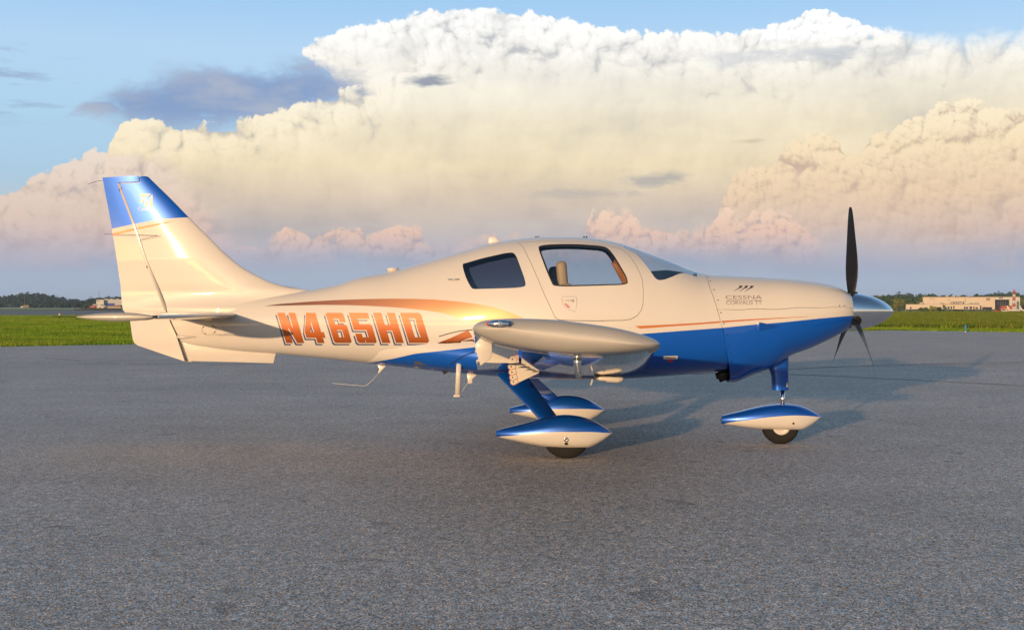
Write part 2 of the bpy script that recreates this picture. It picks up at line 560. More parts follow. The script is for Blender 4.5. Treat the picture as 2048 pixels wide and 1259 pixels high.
class MB:
    """Collects primitive shapes and links them as one mesh object."""
    def __init__(self):
        self.v, self.f, self.sm = [], [], []

    def quads(self, v, f, smooth=False):
        b = len(self.v)
        self.v += [tuple(p) for p in v]
        self.f += [tuple(i + b for i in q) for q in f]
        self.sm += [smooth] * len(f)
        return self

    def box(self, lo, hi, M=None):
        (a, b, c), (d, e, f) = lo, hi
        v = [Vector(p) for p in ((a, b, c), (d, b, c), (d, e, c), (a, e, c), (a, b, f), (d, b, f), (d, e, f), (a, e, f))]
        if M is not None:
            v = [M @ p for p in v]
        return self.quads(v, [(3, 2, 1, 0), (4, 5, 6, 7), (0, 1, 5, 4), (1, 2, 6, 5), (2, 3, 7, 6), (3, 0, 4, 7)])

    def tube(self, pts, radii, n=12, caps=True, flat=(1, 1), up=None):
        """Swept round (or flattened) tube through pts."""
        pts = [Vector(p) for p in pts]
        if not isinstance(radii, (list, tuple)):
            radii = [radii] * len(pts)
        rings = []
        ref = Vector(up) if up is not None else None
        for i, p in enumerate(pts):
            t = (pts[min(i + 1, len(pts) - 1)] - pts[max(i - 1, 0)]).normalized()
            r = ref if ref is not None else (Vector((0, 0, 1)) if abs(t.z) < .9 else Vector((0, 1, 0)))
            a = t.cross(r).normalized()
            b = a.cross(t).normalized()
            rings.append([p + (a * math.cos(2 * math.pi * k / n) * flat[0] + b * math.sin(2 * math.pi * k / n) * flat[1]) * radii[i] for k in range(n)])
        v = [q for r in rings for q in r]
        f = [(i * n + k, i * n + (k + 1) % n, (i + 1) * n + (k + 1) % n, (i + 1) * n + k) for i in range(len(pts) - 1) for k in range(n)]
        f = [tuple(reversed(q)) for q in f]
        if caps:
            f += [tuple(range(n)), tuple(reversed(range(len(v) - n, len(v))))]
        return self.quads(v, f, True)

    def lathe(self, prof, n=32, axis='Z', c=(0, 0, 0), smooth=True, caps=True):
        """prof: list of (radius, height) turned round an axis."""
        v = []
        for r, h in prof:
            for k in range(n):
                a = 2 * math.pi * k / n
                p = {'Z': (r * math.cos(a), r * math.sin(a), h), 'X': (h, r * math.cos(a), r * math.sin(a)),
                     'Y': (r * math.sin(a), h, r * math.cos(a))}[axis]
                v.append((p[0] + c[0], p[1] + c[1], p[2] + c[2]))
        m_ = len(prof)
        f = [(i * n + k, i * n + (k + 1) % n, (i + 1) * n + (k + 1) % n, (i + 1) * n + k) for i in range(m_ - 1) for k in range(n)]
        if caps and prof[0][0] > 1e-5:
            f.append(tuple(reversed(range(n))))
        if caps and prof[-1][0] > 1e-5:
            f.append(tuple(range((m_ - 1) * n, m_ * n)))
        return self.quads(v, f, smooth)

    def prism(self, poly, a, b, axis='Y', smooth=False):
        """2-D polygon pushed between a and b along an axis."""
        n = len(poly)
        mk = {'Y': lambda p, h: (p[0], h, p[1]), 'Z': lambda p, h: (p[0], p[1], h), 'X': lambda p, h: (h, p[0], p[1])}[axis]
        v = [mk(p, a) for p in poly] + [mk(p, b) for p in poly]
        f = [tuple(range(n)), tuple(reversed(range(n, 2 * n)))]
        f += [(i, n + i, n + (i + 1) % n, (i + 1) % n) for i in range(n)]
        return self.quads(v, f, smooth)

    def build(self, name, mat=None, parent=None, bevel=0.0, fix=True, loc=None, seg=2):
        bm = bmesh.new()
        vs = [bm.verts.new(p) for p in self.v]
        for f, s in zip(self.f, self.sm):
            try:
                q = bm.faces.new([vs[i] for i in f])
                q.smooth = s
            except ValueError:
                pass
        if fix:
            bmesh.ops.remove_doubles(bm, verts=bm.verts, dist=1e-6)
            bmesh.ops.recalc_face_normals(bm, faces=bm.faces)
        if bevel > 0:
            ed = [e for e in bm.edges if len(e.link_faces) == 2 and e.calc_face_angle(0) > 0.6]
            bmesh.ops.bevel(bm, geom=ed, offset=bevel, segments=seg, affect='EDGES', profile=0.5)
            for q in bm.faces:
                q.smooth = True
        me = bpy.data.meshes.new(name)
        bm.to_mesh(me)
        bm.free()
        o = link(name, me, parent, mat)
        if loc is not None:
            o.location = loc
        return o


# ---------------------------------------------------------------- materials
def material(name):
    m_ = bpy.data.materials.new(name)
    m_.use_nodes = True
    nt = m_.node_tree
    nt.nodes.clear()
    out = nt.nodes.new('ShaderNodeOutputMaterial')
    b = nt.nodes.new('ShaderNodeBsdfPrincipled')
    nt.links.new(b.outputs[0], out.inputs[0])
    return m_, Sh(nt), b, out


def plain(name, c, rough=0.5, metal=0.0, coat=0.0, spec=0.5, var=0.06, vscale=6.0, bump=0.0, bscale=60.0):
    """A painted, rubber or metal surface: its colour with slight natural variation and wear."""
    m_, s, b, _ = material(name)
    P = s.node('ShaderNodeTexCoord').outputs['Object']
    n = s.noise(P, vscale, 4, 0.55)[0]
    k = s.m('MULTIPLY_ADD', s.sub(n, 0.5), 2 * var, 1.0)
    s.put(b.inputs['Base Color'], s.scale((*c,), k))
    s.put(b.inputs['Roughness'], s.m('MULTIPLY_ADD', s.sub(n, 0.5), 0.12, rough, clamp=True))
    b.inputs['Metallic'].default_value = metal
    b.inputs['Coat Weight'].default_value = coat
    b.inputs['Coat Roughness'].default_value = 0.03
    b.inputs['Specular IOR Level'].default_value = spec
    if bump:
        bn = s.node('ShaderNodeBump')
        bn.inputs['Strength'].default_value = bump
        bn.inputs['Distance'].default_value = 0.01
        s.put(bn.inputs['Height'], s.noise(P, bscale, 4, 0.6)[0])
        s.put(b.inputs['Normal'], bn.outputs[0])
    return m_


WHITE = (0.50, 0.47, 0.43)
BLUE = (0.003, 0.078, 0.42)
COPPER = (0.42, 0.13, 0.045)


def two_tone(name, pts, x0, x1, z0, z1, extra=None):
    """Pearl white over metallic blue; the two meet on the painted line z(x) through pts."""
    m_, s, b, _ = material(name)
    P = s.node('ShaderNodeTexCoord').outputs['Object']
    x, y, z = s.sep(P)
    line = s.curve(x, x0, x1, pts, z0, z1, 'VECTOR')
    blue = s.lt(z, line)
    if extra is not None:
        blue = s.m('MAXIMUM', blue, extra(s, x, z))
    n = s.noise(P, 2.3, 4, 0.55)[0]
    k = s.m('MULTIPLY_ADD', s.sub(n, 0.5), 0.05, 1.0)
    flake = s.noise(P, 900.0, 2, 0.5)[0]
    cb = s.scale(BLUE, s.m('MULTIPLY_ADD', s.sub(flake, 0.5), 0.5, 1.0))
    s.put(b.inputs['Base Color'], s.mix(blue, s.scale(WHITE, k), cb))
    s.put(b.inputs['Metallic'], s.mul(blue, 0.18))
    b.inputs['Specular IOR Level'].default_value = 0.15
    s.put(b.inputs['Roughness'], s.m('MULTIPLY_ADD', blue, -0.06, 0.36))
    b.inputs['Coat Weight'].default_value = 0.65
    b.inputs['Coat Roughness'].default_value = 0.035
    bn = s.node('ShaderNodeBump')
    bn.inputs['Strength'].default_value = 0.10
    bn.inputs['Distance'].default_value = 0.02
    s.put(bn.inputs['Height'], s.noise(P, 3.0, 2, 0.4)[0])
    s.put(b.inputs['Coat Normal'], bn.outputs[0])
    return m_


def glass(name, tint, edge=0.06):
    """Thin clear or smoked acrylic: reflects at its faces, tints what is seen through it."""
    m_, s, b, out = material(name)
    s.nt.nodes.remove(b)
    tr = s.node('ShaderNodeBsdfTransparent')
    tr.inputs[0].default_value = (*tint, 1)
    gl = s.node('ShaderNodeBsdfGlossy')
    gl.inputs['Roughness'].default_value = 0.015
    fr = s.node('ShaderNodeFresnel')
    back = s.node('ShaderNodeNewGeometry').outputs['Backfacing']
    s.put(fr.inputs['IOR'], s.m('MULTIPLY_ADD', back, 1 / 1.5 - 1.5, 1.5))     # a thin sheet: the same from both sides
    mx = s.node('ShaderNodeMixShader')
    s.put(mx.inputs[0], s.m('ADD', s.mul(fr.outputs[0], 1.3), edge * 0.3, clamp=True))
    s.nt.links.new(tr.outputs[0], mx.inputs[1])
    s.nt.links.new(gl.outputs[0], mx.inputs[2])
    s.nt.links.new(mx.outputs[0], out.inputs[0])
    return m_


M = {}
M['white'] = plain('white_paint', WHITE, 0.35, coat=1.0, spec=0.2, var=0.03)
M['blue'] = plain('blue_metallic_paint', BLUE, 0.3, metal=0.38, coat=1.0, spec=0.2, var=0.1)
M['silver'] = plain('silver_metallic_paint', (0.35, 0.33, 0.30), 0.46, metal=0.2, coat=0.35, var=0.04)
M['chrome'] = plain('polished_metal', (0.72, 0.70, 0.68), 0.10, metal=1.0, var=0.04, vscale=20)
M['spinner'] = plain('polished_spinner', (0.74, 0.76, 0.80), 0.13, metal=1.0, var=0.04, vscale=25)
M['dark_gloss'] = plain('dark_gloss_paint', (0.008, 0.012, 0.03), 0.12, coat=1.0, spec=0.8, var=0.1)
M['black'] = plain('black_paint', (0.010, 0.010, 0.011), 0.6, spec=0.2, var=0.15, vscale=30)
M['rubber'] = plain('tyre_rubber', (0.014, 0.0135, 0.013), 0.85, spec=0.2, var=0.25, vscale=25, bump=0.3, bscale=120)
M['seal'] = plain('black_seal', (0.01, 0.01, 0.011), 0.7)
M['copper'] = plain('copper_paint', (0.42, 0.125, 0.035), 0.4, metal=0.1, coat=0.5, spec=0.2, var=0.05)
M['navy'] = plain('navy_print', (0.02, 0.035, 0.13), 0.4, coat=0.8)
M['red'] = plain('red_print', (0.45, 0.02, 0.015), 0.45)
M['grey_print'] = plain('grey_print', (0.20, 0.17, 0.165), 0.45, coat=0.6)
M['dark_print'] = plain('dark_print', (0.035, 0.035, 0.05), 0.45, coat=0.6)
M['tan'] = plain('tan_leather', (0.34, 0.245, 0.155), 0.55, var=0.08, bump=0.2, bscale=90)
M['grey_leather'] = plain('grey_leather', (0.10, 0.11, 0.12), 0.55, var=0.08)
M['brown_trim'] = plain('brown_trim', (0.34, 0.14, 0.05), 0.5, var=0.12)
M['cabin'] = plain('cabin_lining', (0.012, 0.02, 0.05), 0.7, var=0.1)
M['glare'] = plain('glareshield_vinyl', (0.012, 0.035, 0.085), 0.6)
M['clear'] = glass('clear_acrylic', (0.86, 0.885, 0.89))
M['smoked'] = glass('smoked_acrylic', (0.36, 0.35, 0.38), 0.3)
M['lens'] = plain('navy_lens', (0.01, 0.03, 0.10), 0.06, coat=1.0, spec=0.9)


def text_decal(name, txt, body, px, py, width, height, mat, parent=None, stretch=True, lift=0.0026, shear=0.0, mapper=None, bold=0.0):
    """Lettering set in a box of photo pixels (left, baseline) and laid on the skin."""
    cu = bpy.data.curves.new('lettering', 'FONT')
    cu.body = txt
    cu.resolution_u = 3
    cu.offset = bold
    cu.shear = shear
    to = bpy.data.objects.new('lettering', cu)
    col.objects.link(to)
    dg = bpy.context.evaluated_depsgraph_get()
    me = bpy.data.meshes.new_from_object(to.evaluated_get(dg))
    bpy.data.objects.remove(to)
    bpy.data.curves.remove(cu)
    V = np.array([v.co[:2] for v in me.vertices])
    lo, hi = V.min(0), V.max(0)
    F = [tuple(p.vertices) for p in me.polygons]
    bpy.data.meshes.remove(me)
    U = (V - lo) / (hi - lo)
    if mapper:
        P = [mapper(px + u * width, py - v * height) for u, v in U]
        return make(name, P, F, parent, mat, False)
    P, N = [], []
    for u, v in U:
        x, t = body.pick(px + u * width, py - v * height)
        nn = body.normal(np.array([x]), np.array([t]))[0]
        P.append(body.point(x, t) + nn * lift)
        N.append(nn)
    return make(name, P, F, parent, mat, True, N)



# ================================================================ THE GROUND
def terrain(x, y):
    """Height of the land: level at the apron, falling gently away to the right beyond 290 m."""
    dx, dy = x - CAM.x, y - CAM.y
    d = dx * VIEW.x + dy * VIEW.y
    l = dx * RIGHT.x + dy * RIGHT.y
    side = min(max((l - 10) / 60, 0), 1)
    h = -0.0045 * min(max(d - 290, 0), 560) * side
    left = min(max((-l - 60) / 120, 0), 1)
    h += left * min(max(d - 1150, 0), 500) * .0016
    return h


# apron: weathered asphalt with coarse light and dark aggregate
mm, s, b, _ = material('asphalt')
P = s.node('ShaderNodeTexCoord').outputs['Object']
vn = s.node('ShaderNodeTexVoronoi', voronoi_dimensions='2D', feature='F1')
s.put(vn.inputs['Vector'], P)
vn.inputs['Scale'].default_value = 175.0
stone = s.sep(vn.outputs['Color'])[0]
vn2 = s.node('ShaderNodeTexVoronoi', voronoi_dimensions='2D', feature='F1')
s.put(vn2.inputs['Vector'], P)
vn2.inputs['Scale'].default_value = 90.0
stone2 = s.sep(vn2.outputs['Color'])[1]
clump = s.noise(P, 16, 4, .6, dim='2D')[0]
mid = s.noise(P, 1.3, 5, .6, dim='2D')[0]
big = s.noise(P, .16, 4, .55, dim='2D')[0]
streaks = s.noise(s.vm('MULTIPLY', P, (.12, .9, 1)), 1.0, 4, .6, dim='2D')[0]
v = s.add(s.mul(s.m('POWER', stone, 1.9), .78), s.mul(s.m('POWER', stone2, 2.2), .28))
v = s.m('MULTIPLY_ADD', v, .42, .028)
v = s.mul(v, s.m('MULTIPLY_ADD', s.sub(clump, .5), 1.1, 1.0))
v = s.mul(v, s.m('MULTIPLY_ADD', s.sub(mid, .5), .30, 1.0))
v = s.mul(v, s.m('MULTIPLY_ADD', s.sub(big, .5), .38, 1.0))
v = s.mul(v, s.m('MULTIPLY_ADD', s.sub(streaks, .5), .20, 1.0))
# darker worn blotches and drips
stain = s.noise(P, .55, 6, .68, dim='2D')[0]
v = s.mul(v, s.step(stain, .62, .78, 1.0, .80))
spots = s.noise(P, 2.6, 2, .5, dim='2D')[0]
v = s.mul(v, s.step(spots, .70, .76, 1.0, .72))
v = s.mul(v, ASPHALT_K)
tint = s.mix(stone2, (1.17, .97, .80), (1.08, .96, .87))
s.put(b.inputs['Base Color'], s.mix(1.0, tint, s.vec(v, v, v), 'MULTIPLY'))
b.inputs['Roughness'].default_value = .82
b.inputs['Specular IOR Level'].default_value = .35
# every stone of the worn surface lies at its own tilt and catches the low sun differently
tilt = s.vm('ADD', s.scale(s.vm('SUBTRACT', vn.outputs['Color'], (.5, .5, .5)), .58), s.scale(s.vm('SUBTRACT', vn2.outputs['Color'], (.5, .5, .5)), .28))
tx, ty, _ = s.sep(tilt)
s.put(b.inputs['Normal'], s.vm('NORMALIZE', s.vec(tx, ty, 1.0)))
M['asphalt'] = mm


def grass_mat(name, c1, c2, c3, k=1.0):
    m_, s, b, _ = material(name)
    P = s.node('ShaderNodeTexCoord').outputs['Object']
    n1 = s.noise(P, .07, 5, .6, dim='2D')[0]
    n2 = s.noise(s.vm('MULTIPLY', P, (.35, 1.4, 1)), .5, 5, .65, dim='2D')[0]
    n3 = s.noise(P, 9, 4, .7, dim='2D')[0]
    c = s.mix(s.step(n2, .32, .66), c1, c2)
    c = s.mix(s.mul(s.step(n1, .45, .7), .6), c, c3)
    c = s.scale(c, s.m('MULTIPLY_ADD', s.sub(n3, .5), 1.2, k))
    s.put(b.inputs['Base Color'], c)
    b.inputs['Roughness'].default_value = .8
    b.inputs['Specular IOR Level'].default_value = .2
    bn = s.node('ShaderNodeBump')
    bn.inputs['Strength'].default_value = .35
    bn.inputs['Distance'].default_value = .1
    s.put(bn.inputs['Height'], s.add(n3, s.mul(n2, 2)))
    s.put(b.inputs['Normal'], bn.outputs[0])
    return m_


M['field'] = grass_mat('field_grass', (.10, .165, .010), (.24, .27, .018), (.28, .25, .035))
# land sheet with the grass fields, out to the horizon
xs_ = np.concatenate([np.linspace(-4000, -400, 14), np.linspace(-380, 520, 46), np.linspace(600, 4200, 14)])
ys_ = np.concatenate([[-400, -60, 0], np.linspace(20, 600, 59), np.linspace(640, 2000, 35), np.linspace(2200, 7000, 10)])
V_ = [(x_, y_, terrain(x_, y_) - .03) for y_ in ys_ for x_ in xs_]
nx = len(xs_)
F_ = [(j * nx + i, j * nx + i + 1, (j + 1) * nx + i + 1, (j + 1) * nx + i) for j in range(len(ys_) - 1) for i in range(nx - 1)]
tag(make('ground', V_, F_, None, M['field']), kind='structure')

e0, e1 = ground(0, 693), ground(270, 688)
dirv = (e1 - e0).normalized()
corner = ground(1640, 657.6)
k0 = (corner - e0).dot(dirv)
cn = e0 + dirv * k0
e2 = ground(2048, 664.2)
d2 = (e2 - cn).normalized()
A_ = e0 - dirv * 120
B_ = cn + d2 * 200
apron_poly = [A_, cn, B_, B_ + Vector((60, -200, 0)), Vector((0, -160, 0)), A_ + Vector((-80, -120, 0))]
rndg = random.Random(4)


def ragged(a, b_, n, amp):
    out = []
    nrm = Vector((-(b_ - a).y, (b_ - a).x, 0)).normalized()
    for i in range(n):
        t = i / n
        out.append(a.lerp(b_, t) + nrm * rndg.uniform(-amp, amp))
    return out


poly = ragged(A_, cn, 420, .13) + ragged(cn, B_, 420, .13) + apron_poly[2:]
apron = make('apron', [(p.x, p.y, 0) for p in poly], [tuple(range(len(poly)))], None, M['asphalt'], False)
tag(apron, kind='structure')

# tar-filled joints
M['tar'] = plain('joint_tar', (.012, .012, .013), .7, var=.3, vscale=3)
for l, w_ in (([(1385, 748), (1500, 742), (1600, 737), (1700, 732.5), (1850, 728), (2048, 724.5)], .10), ([(1500, 744), (1600, 749), (1700, 753.5), (1850, 761), (2100, 774)], .085), ([(150, 729), (250, 728), (380, 727.5), (530, 728)], .07),
              ([(90, 715), (160, 722)], .05), ([(-20, 762), (18, 763)], .05)):
    pts = [ground(*p) for p in l]
    fine_ = []
    for a, b_ in zip(pts, pts[1:]):
        for i in range(10):
            fine_.append(a.lerp(b_, i / 10))
    fine_.append(pts[-1])
    vs, fs = [], []
    for i, p in enumerate(fine_):
        t = (fine_[min(i + 1, len(fine_) - 1)] - fine_[max(i - 1, 0)]).normalized()
        nrm = Vector((-t.y, t.x, 0))
        j = rndg.uniform(-.02, .02)
        ww = w_ * rndg.uniform(.5, 1.2)
        vs += [tuple(p + nrm * (j - ww / 2) + Vector((0, 0, .004))), tuple(p + nrm * (j + ww / 2) + Vector((0, 0, .004)))]
        if i:
            fs.append((2 * i - 2, 2 * i - 1, 2 * i + 1, 2 * i))
    make('tar_joint', vs, fs, apron, M['tar'], False)

# painted edge line of the apron, right
M['edge_paint'] = plain('worn_edge_paint', (.42, .40, .36), .8, var=.3, vscale=2)
a, b_ = ground(1700, 667.5), ground(2080, 673.5)
nrm = Vector((-(b_ - a).y, (b_ - a).x, 0)).normalized() * .06
make('edge_line', [tuple(a - nrm + Vector((0, 0, .004))), tuple(b_ - nrm + Vector((0, 0, .004))), tuple(b_ + nrm + Vector((0, 0, .004))), tuple(a + nrm + Vector((0, 0, .004)))], [(0, 1, 2, 3)], apron, M['edge_paint'], False)

# taxiway and runway on the left
M['taxi'] = plain('taxiway_asphalt', (.15, .148, .15), .85, var=.15, vscale=.05)
M['runway'] = plain('runway_concrete', (.62, .60, .55), .85, var=.12, vscale=.03)


def strip(name, l, mat, z):
    P3 = [ground(a, b_, z) for a, b_ in l]
    return tag(make(name, [(p.x, p.y, z) for p in P3], [tuple(range(len(P3)))], None, mat, False), kind='structure')


strip('taxiway', [(-700, 631.5), (420, 631.5), (560, 628.5), (560, 620.6), (-700, 620.6)], M['taxi'], .02)
strip('runway', [(-900, 617.3), (160, 617.0), (160, 615.9), (-900, 616.1)], M['runway'], .05)

# grass blades along the near margins and tufts behind them
M['blade'] = None
def blades(name, spots, hgt, seed, mat):
    r = np.random.default_rng(seed)
    n = len(spots)
    a = r.uniform(0, 2 * np.pi, n)
    h = hgt * r.uniform(.5, 1.35, n)
    w = h * r.uniform(.10, .20, n) + .006
    lean = r.normal(0, .35, (n, 2)) * h[:, None]
    base = spots
    dx, dy = np.cos(a) * w, np.sin(a) * w
    V = np.empty((n, 3, 3))
    V[:, 0] = base - np.stack([dx, dy, np.zeros(n) + .03], 1)
    V[:, 1] = base + np.stack([dx, dy, np.zeros(n) - .03], 1)
    V[:, 2] = base + np.concatenate([lean, h[:, None]], 1)
    me = bpy.data.meshes.new(name)
    me.vertices.add(3 * n)
    me.vertices.foreach_set('co', V.reshape(-1))
    me.loops.add(3 * n)
    me.loops.foreach_set('vertex_index', np.arange(3 * n, dtype=np.int32))
    me.polygons.add(n)
    me.polygons.foreach_set('loop_start', np.arange(0, 3 * n, 3, dtype=np.int32))
    me.polygons.foreach_set('loop_total', np.full(n, 3, np.int32))
    me.update()
    me.validate()
    return tag(link(name, me, None, mat), kind='stuff')


def blade_mat(name, c1, c2, c3):
    m_, s, b, out = material(name)
    P = s.node('ShaderNodeTexCoord').outputs['Object']
    n1 = s.noise(P, .12, 5, .6, dim='2D')[0]
    n2 = s.noise(s.vm('MULTIPLY', P, (.4, 1.3, 1)), .7, 4, .65, dim='2D')[0]
    n3 = s.noise(P, 14, 2, .6, dim='2D')[0]
    c = s.mix(s.step(n2, .34, .66), c1, c2)
    c = s.mix(s.mul(s.step(n1, .45, .7), .6), c, c3)
    c = s.scale(c, s.mul(s.m('MULTIPLY_ADD', s.sub(n3, .5), 1.3, 1.0), s.m('MULTIPLY_ADD', s.sub(s.noise(s.vm('MULTIPLY', P, (.25, .9, 1)), .9, 5, .7, dim='2D')[0], .5), 2.2, 1.0, clamp=False)))
    s.put(b.inputs['Base Color'], c)
    b.inputs['Roughness'].default_value = .6
    b.inputs['Specular IOR Level'].default_value = .25
    tl = s.node('ShaderNodeBsdfTranslucent')
    s.put(tl.inputs[0], c)
    mx = s.node('ShaderNodeMixShader')
    mx.inputs[0].default_value = .35
    s.nt.links.new(b.outputs[0], mx.inputs[1])
    s.nt.links.new(tl.outputs[0], mx.inputs[2])
    s.nt.links.new(mx.outputs[0], out.inputs[0])
    return m_


M['blades'] = blade_mat('grass_blades', (.085, .19, .008), (.23, .32, .015), (.30, .30, .03))
M['tall'] = blade_mat('tall_grass_blades', (.07, .13, .010), (.19, .23, .016), (.22, .16, .03))
g = np.random.default_rng(3)


def scatter(n, px0, px1, dmin, dmax, power, keep):
    """Random spots between two lines of sight, denser near the viewer."""
    u = g.uniform(0, 1, n)
    d = dmin * (dmax / dmin) ** (u ** power)
    px = g.uniform(px0, px1, n)
    l = (px - 1024) / FPX * d
    x_ = CAM.x + VIEW.x * d + RIGHT.x * l
    y_ = CAM.y + VIEW.y * d + RIGHT.y * l
    k = keep(x_, y_, d)
    return x_[k], y_[k], d[k]


def off_apron(x_, y_, d):
    # distance beyond the two apron edges (positive on the grass)
    n1 = Vector((-dirv.y, dirv.x, 0))
    n2 = Vector((-d2.y, d2.x, 0))
    a1 = (x_ - e0.x) * n1.x + (y_ - e0.y) * n1.y
    a2 = (x_ - cn.x) * n2.x + (y_ - cn.y) * n2.y
    return np.maximum(a1, a2)


x_, y_, d_ = scatter(170000, -80, 330, 38, 200, 1.0, lambda a, b_, d: off_apron(a, b_, d) > -.06)
blades('grass', np.stack([x_, y_, np.zeros(len(x_))], 1), .085, 5, M['blades'])
x_, y_, d_ = scatter(90000, 1690, 2120, 60, 80, .8, lambda a, b_, d: (off_apron(a, b_, d) > -.05) & (off_apron(a, b_, d) < 6.5))
blades('grass', np.stack([x_, y_, np.zeros(len(x_))], 1), .08, 6, M['blades'])
x_, y_, d_ = scatter(190000, 1690, 2120, 64, 292, .9, lambda a, b_, d: off_apron(a, b_, d) > 6.0)
oa = off_apron(x_, y_, d_)
hh = np.clip((oa - 6) / 5, .35, 1)
blades('tall_grass', np.stack([x_, y_, np.zeros(len(x_))], 1), .27, 7, M['tall'])

# ================================================================ FAR SIDE OF THE FIELD
def leaf_mat(name, c1, c2):
    m_, s, b, out = material(name)
    P = s.node('ShaderNodeTexCoord').outputs['Object']
    r = s.node('ShaderNodeObjectInfo').outputs['Random']
    n = s.noise(P, .55, 3, .6)[0]
    c = s.mix(s.step(s.add(n, s.mul(s.sub(r, .5), .25)), .35, .68), c1, c2)
    s.put(b.inputs['Base Color'], c)
    b.inputs['Roughness'].default_value = .7
    b.inputs['Specular IOR Level'].default_value = .15
    return m_


M['leaf_dark'] = leaf_mat('dark_foliage', (.018, .040, .012), (.045, .075, .016))
M['leaf_mid'] = leaf_mat('mid_foliage', (.040, .070, .012), (.095, .120, .020))
M['leaf_light'] = leaf_mat('yellow_green_foliage', (.085, .110, .012), (.20, .20, .03))
M['wood_far'] = leaf_mat('far_wood_foliage', (.016, .034, .016), (.035, .058, .022))
M['bark'] = plain('bark', (.09, .065, .045), .9, var=.3, vscale=3)


def crown_mesh(name, seed, w, h, n, mat, lobes=7, z0=.22, leaf=.55):
    """Leaf clumps spread through several uneven lobes; w and h in metres."""
    r = np.random.default_rng(seed)
    C = [(0, 0, h * .62, .36)]
    for i in range(lobes):
        a = r.uniform(0, 2 * np.pi)
        q = r.uniform(.15, .34)
        C.append((w * q * math.cos(a), w * q * math.sin(a), h * r.uniform(z0 + .16, .84), r.uniform(.17, .30)))
    C = np.array(C)
    k = r.integers(0, len(C), n)
    d = r.normal(0, 1, (n, 3))
    d /= np.linalg.norm(d, axis=1, keepdims=True)
    rad = C[k, 3] * r.uniform(.62, 1.06, n)
    P = C[k, :3] + d * rad[:, None] * np.array([w, w, h * .82])
    P[:, 2] = np.clip(P[:, 2], h * z0 * .7, h)
    s1 = leaf * r.uniform(.5, 1.3, n)
    nn = d + r.normal(0, .45, (n, 3))
    nn /= np.linalg.norm(nn, axis=1, keepdims=True)
    t = np.cross(nn, r.normal(0, 1, (n, 3)))
    t /= np.linalg.norm(t, axis=1, keepdims=True)
    b_ = np.cross(nn, t)
    V = np.stack([P + t * s1[:, None], P + b_ * s1[:, None] * .8, P - t * s1[:, None] * .9, P - b_ * s1[:, None] * .8], 1).reshape(-1, 3)
    F = np.arange(4 * n).reshape(n, 4)
    me = bpy.data.meshes.new(name)
    me.from_pydata([tuple(v) for v in V], [], [tuple(f) for f in F])
    me.materials.append(mat)
    return me


def trunk_mesh(name, h, r_):
    mb = MB().tube([(0, 0, -.3), (.02 * h, 0, h * .25), (-.01 * h, .01 * h, h * .62)], [r_ * 1.3, r_, r_ * .4], 8)
    for a in (0.4, 2.3, 4.4):
        mb.tube([(0, 0, h * .3), (math.cos(a) * h * .16, math.sin(a) * h * .16, h * .55)], [r_ * .55, r_ * .2], 6)
    o = mb.build(name, M['bark'])
    me = o.data
    bpy.data.objects.remove(o)
    return me


CROWN = {k: [crown_mesh('crown', 20 + i * 7 + j, 7, 8.5, 620, M[k], 7 + j, .2, .50) for j in range(3)] for i, k in enumerate(('leaf_dark', 'leaf_mid', 'leaf_light'))}
TRUNK = trunk_mesh('trunk', 8.5, .22)


def tree(px, py_top, py_base, depth, kind, label, width=1.0, name='tree', group=None, zb=None):
    z0 = zat(py_base, depth)
    h = (py_base - py_top) / FPX * depth
    p = at(px, depth, z0)
    e = empty(name, p, rnd.uniform(0, 6.28))
    k = h / 8.5
    e.scale = (k * width, k * width, k)
    tag(e, label, 'tree', group)
    c = bpy.data.objects.new('crown', rnd.choice(CROWN[kind]))
    t = bpy.data.objects.new('trunk', TRUNK)
    for o in (c, t):
        o.parent = e
        col.objects.link(o)
    return e


# --- right: wooded belt behind the terminal, tree by tree, and the far ridge as one mass
BELT = 'trees in the belt behind the terminal building'
LB = {'leaf_dark': 'dark green tree in the wooded belt behind the pale terminal', 'leaf_mid': 'mid green tree in the wooded belt behind the pale terminal',
      'leaf_light': 'yellow-green tree in the wooded belt behind the pale terminal'}
r_ = random.Random(8)
px = 1722
while px < 2110:
    k = r_.choice(['leaf_dark', 'leaf_dark', 'leaf_mid', 'leaf_mid', 'leaf_light'])
    top = 594 + r_.uniform(-5, 4)
    if 1740 < px < 1800:
        top -= 1
    tree(px, top, 623, 860 + r_.uniform(-20, 60), k, LB[k], r_.uniform(.9, 1.25), group=BELT + ', ' + k.replace('leaf_', ''))
    px += r_.uniform(6.5, 11)
px = 1722
while px < 2110:
    tree(px, 588 + r_.uniform(-2.5, 3), 622, 960 + r_.uniform(0, 60), 'leaf_dark', LB['leaf_dark'], r_.uniform(.8, 1.1), group=BELT + ', dark')
    px += r_.uniform(11, 17)
tree(1797, 596.5, 622, 740, 'leaf_light', 'big round yellow-green tree beside the two pale poles, right of the spinner tip', 1.15)
tree(1772, 603, 622, 760, 'leaf_dark', 'dark tree just beyond the spinner tip', 1.2)
tree(1785, 610, 622.5, 720, 'leaf_light', 'low yellow-green bush under the big round tree', 1.7, name='bush')
tree(1803, 611.5, 622.5, 716, 'leaf_mid', 'low green bush between the big round tree and the poles', 1.5, name='bush')
tree(1822, 600.5, 618, 770, 'leaf_mid', 'green tree behind the pale poles', 1.15)
tree(1838, 600, 616, 775, 'leaf_light', 'yellow-green tree against the left end of the terminal', 1.2)


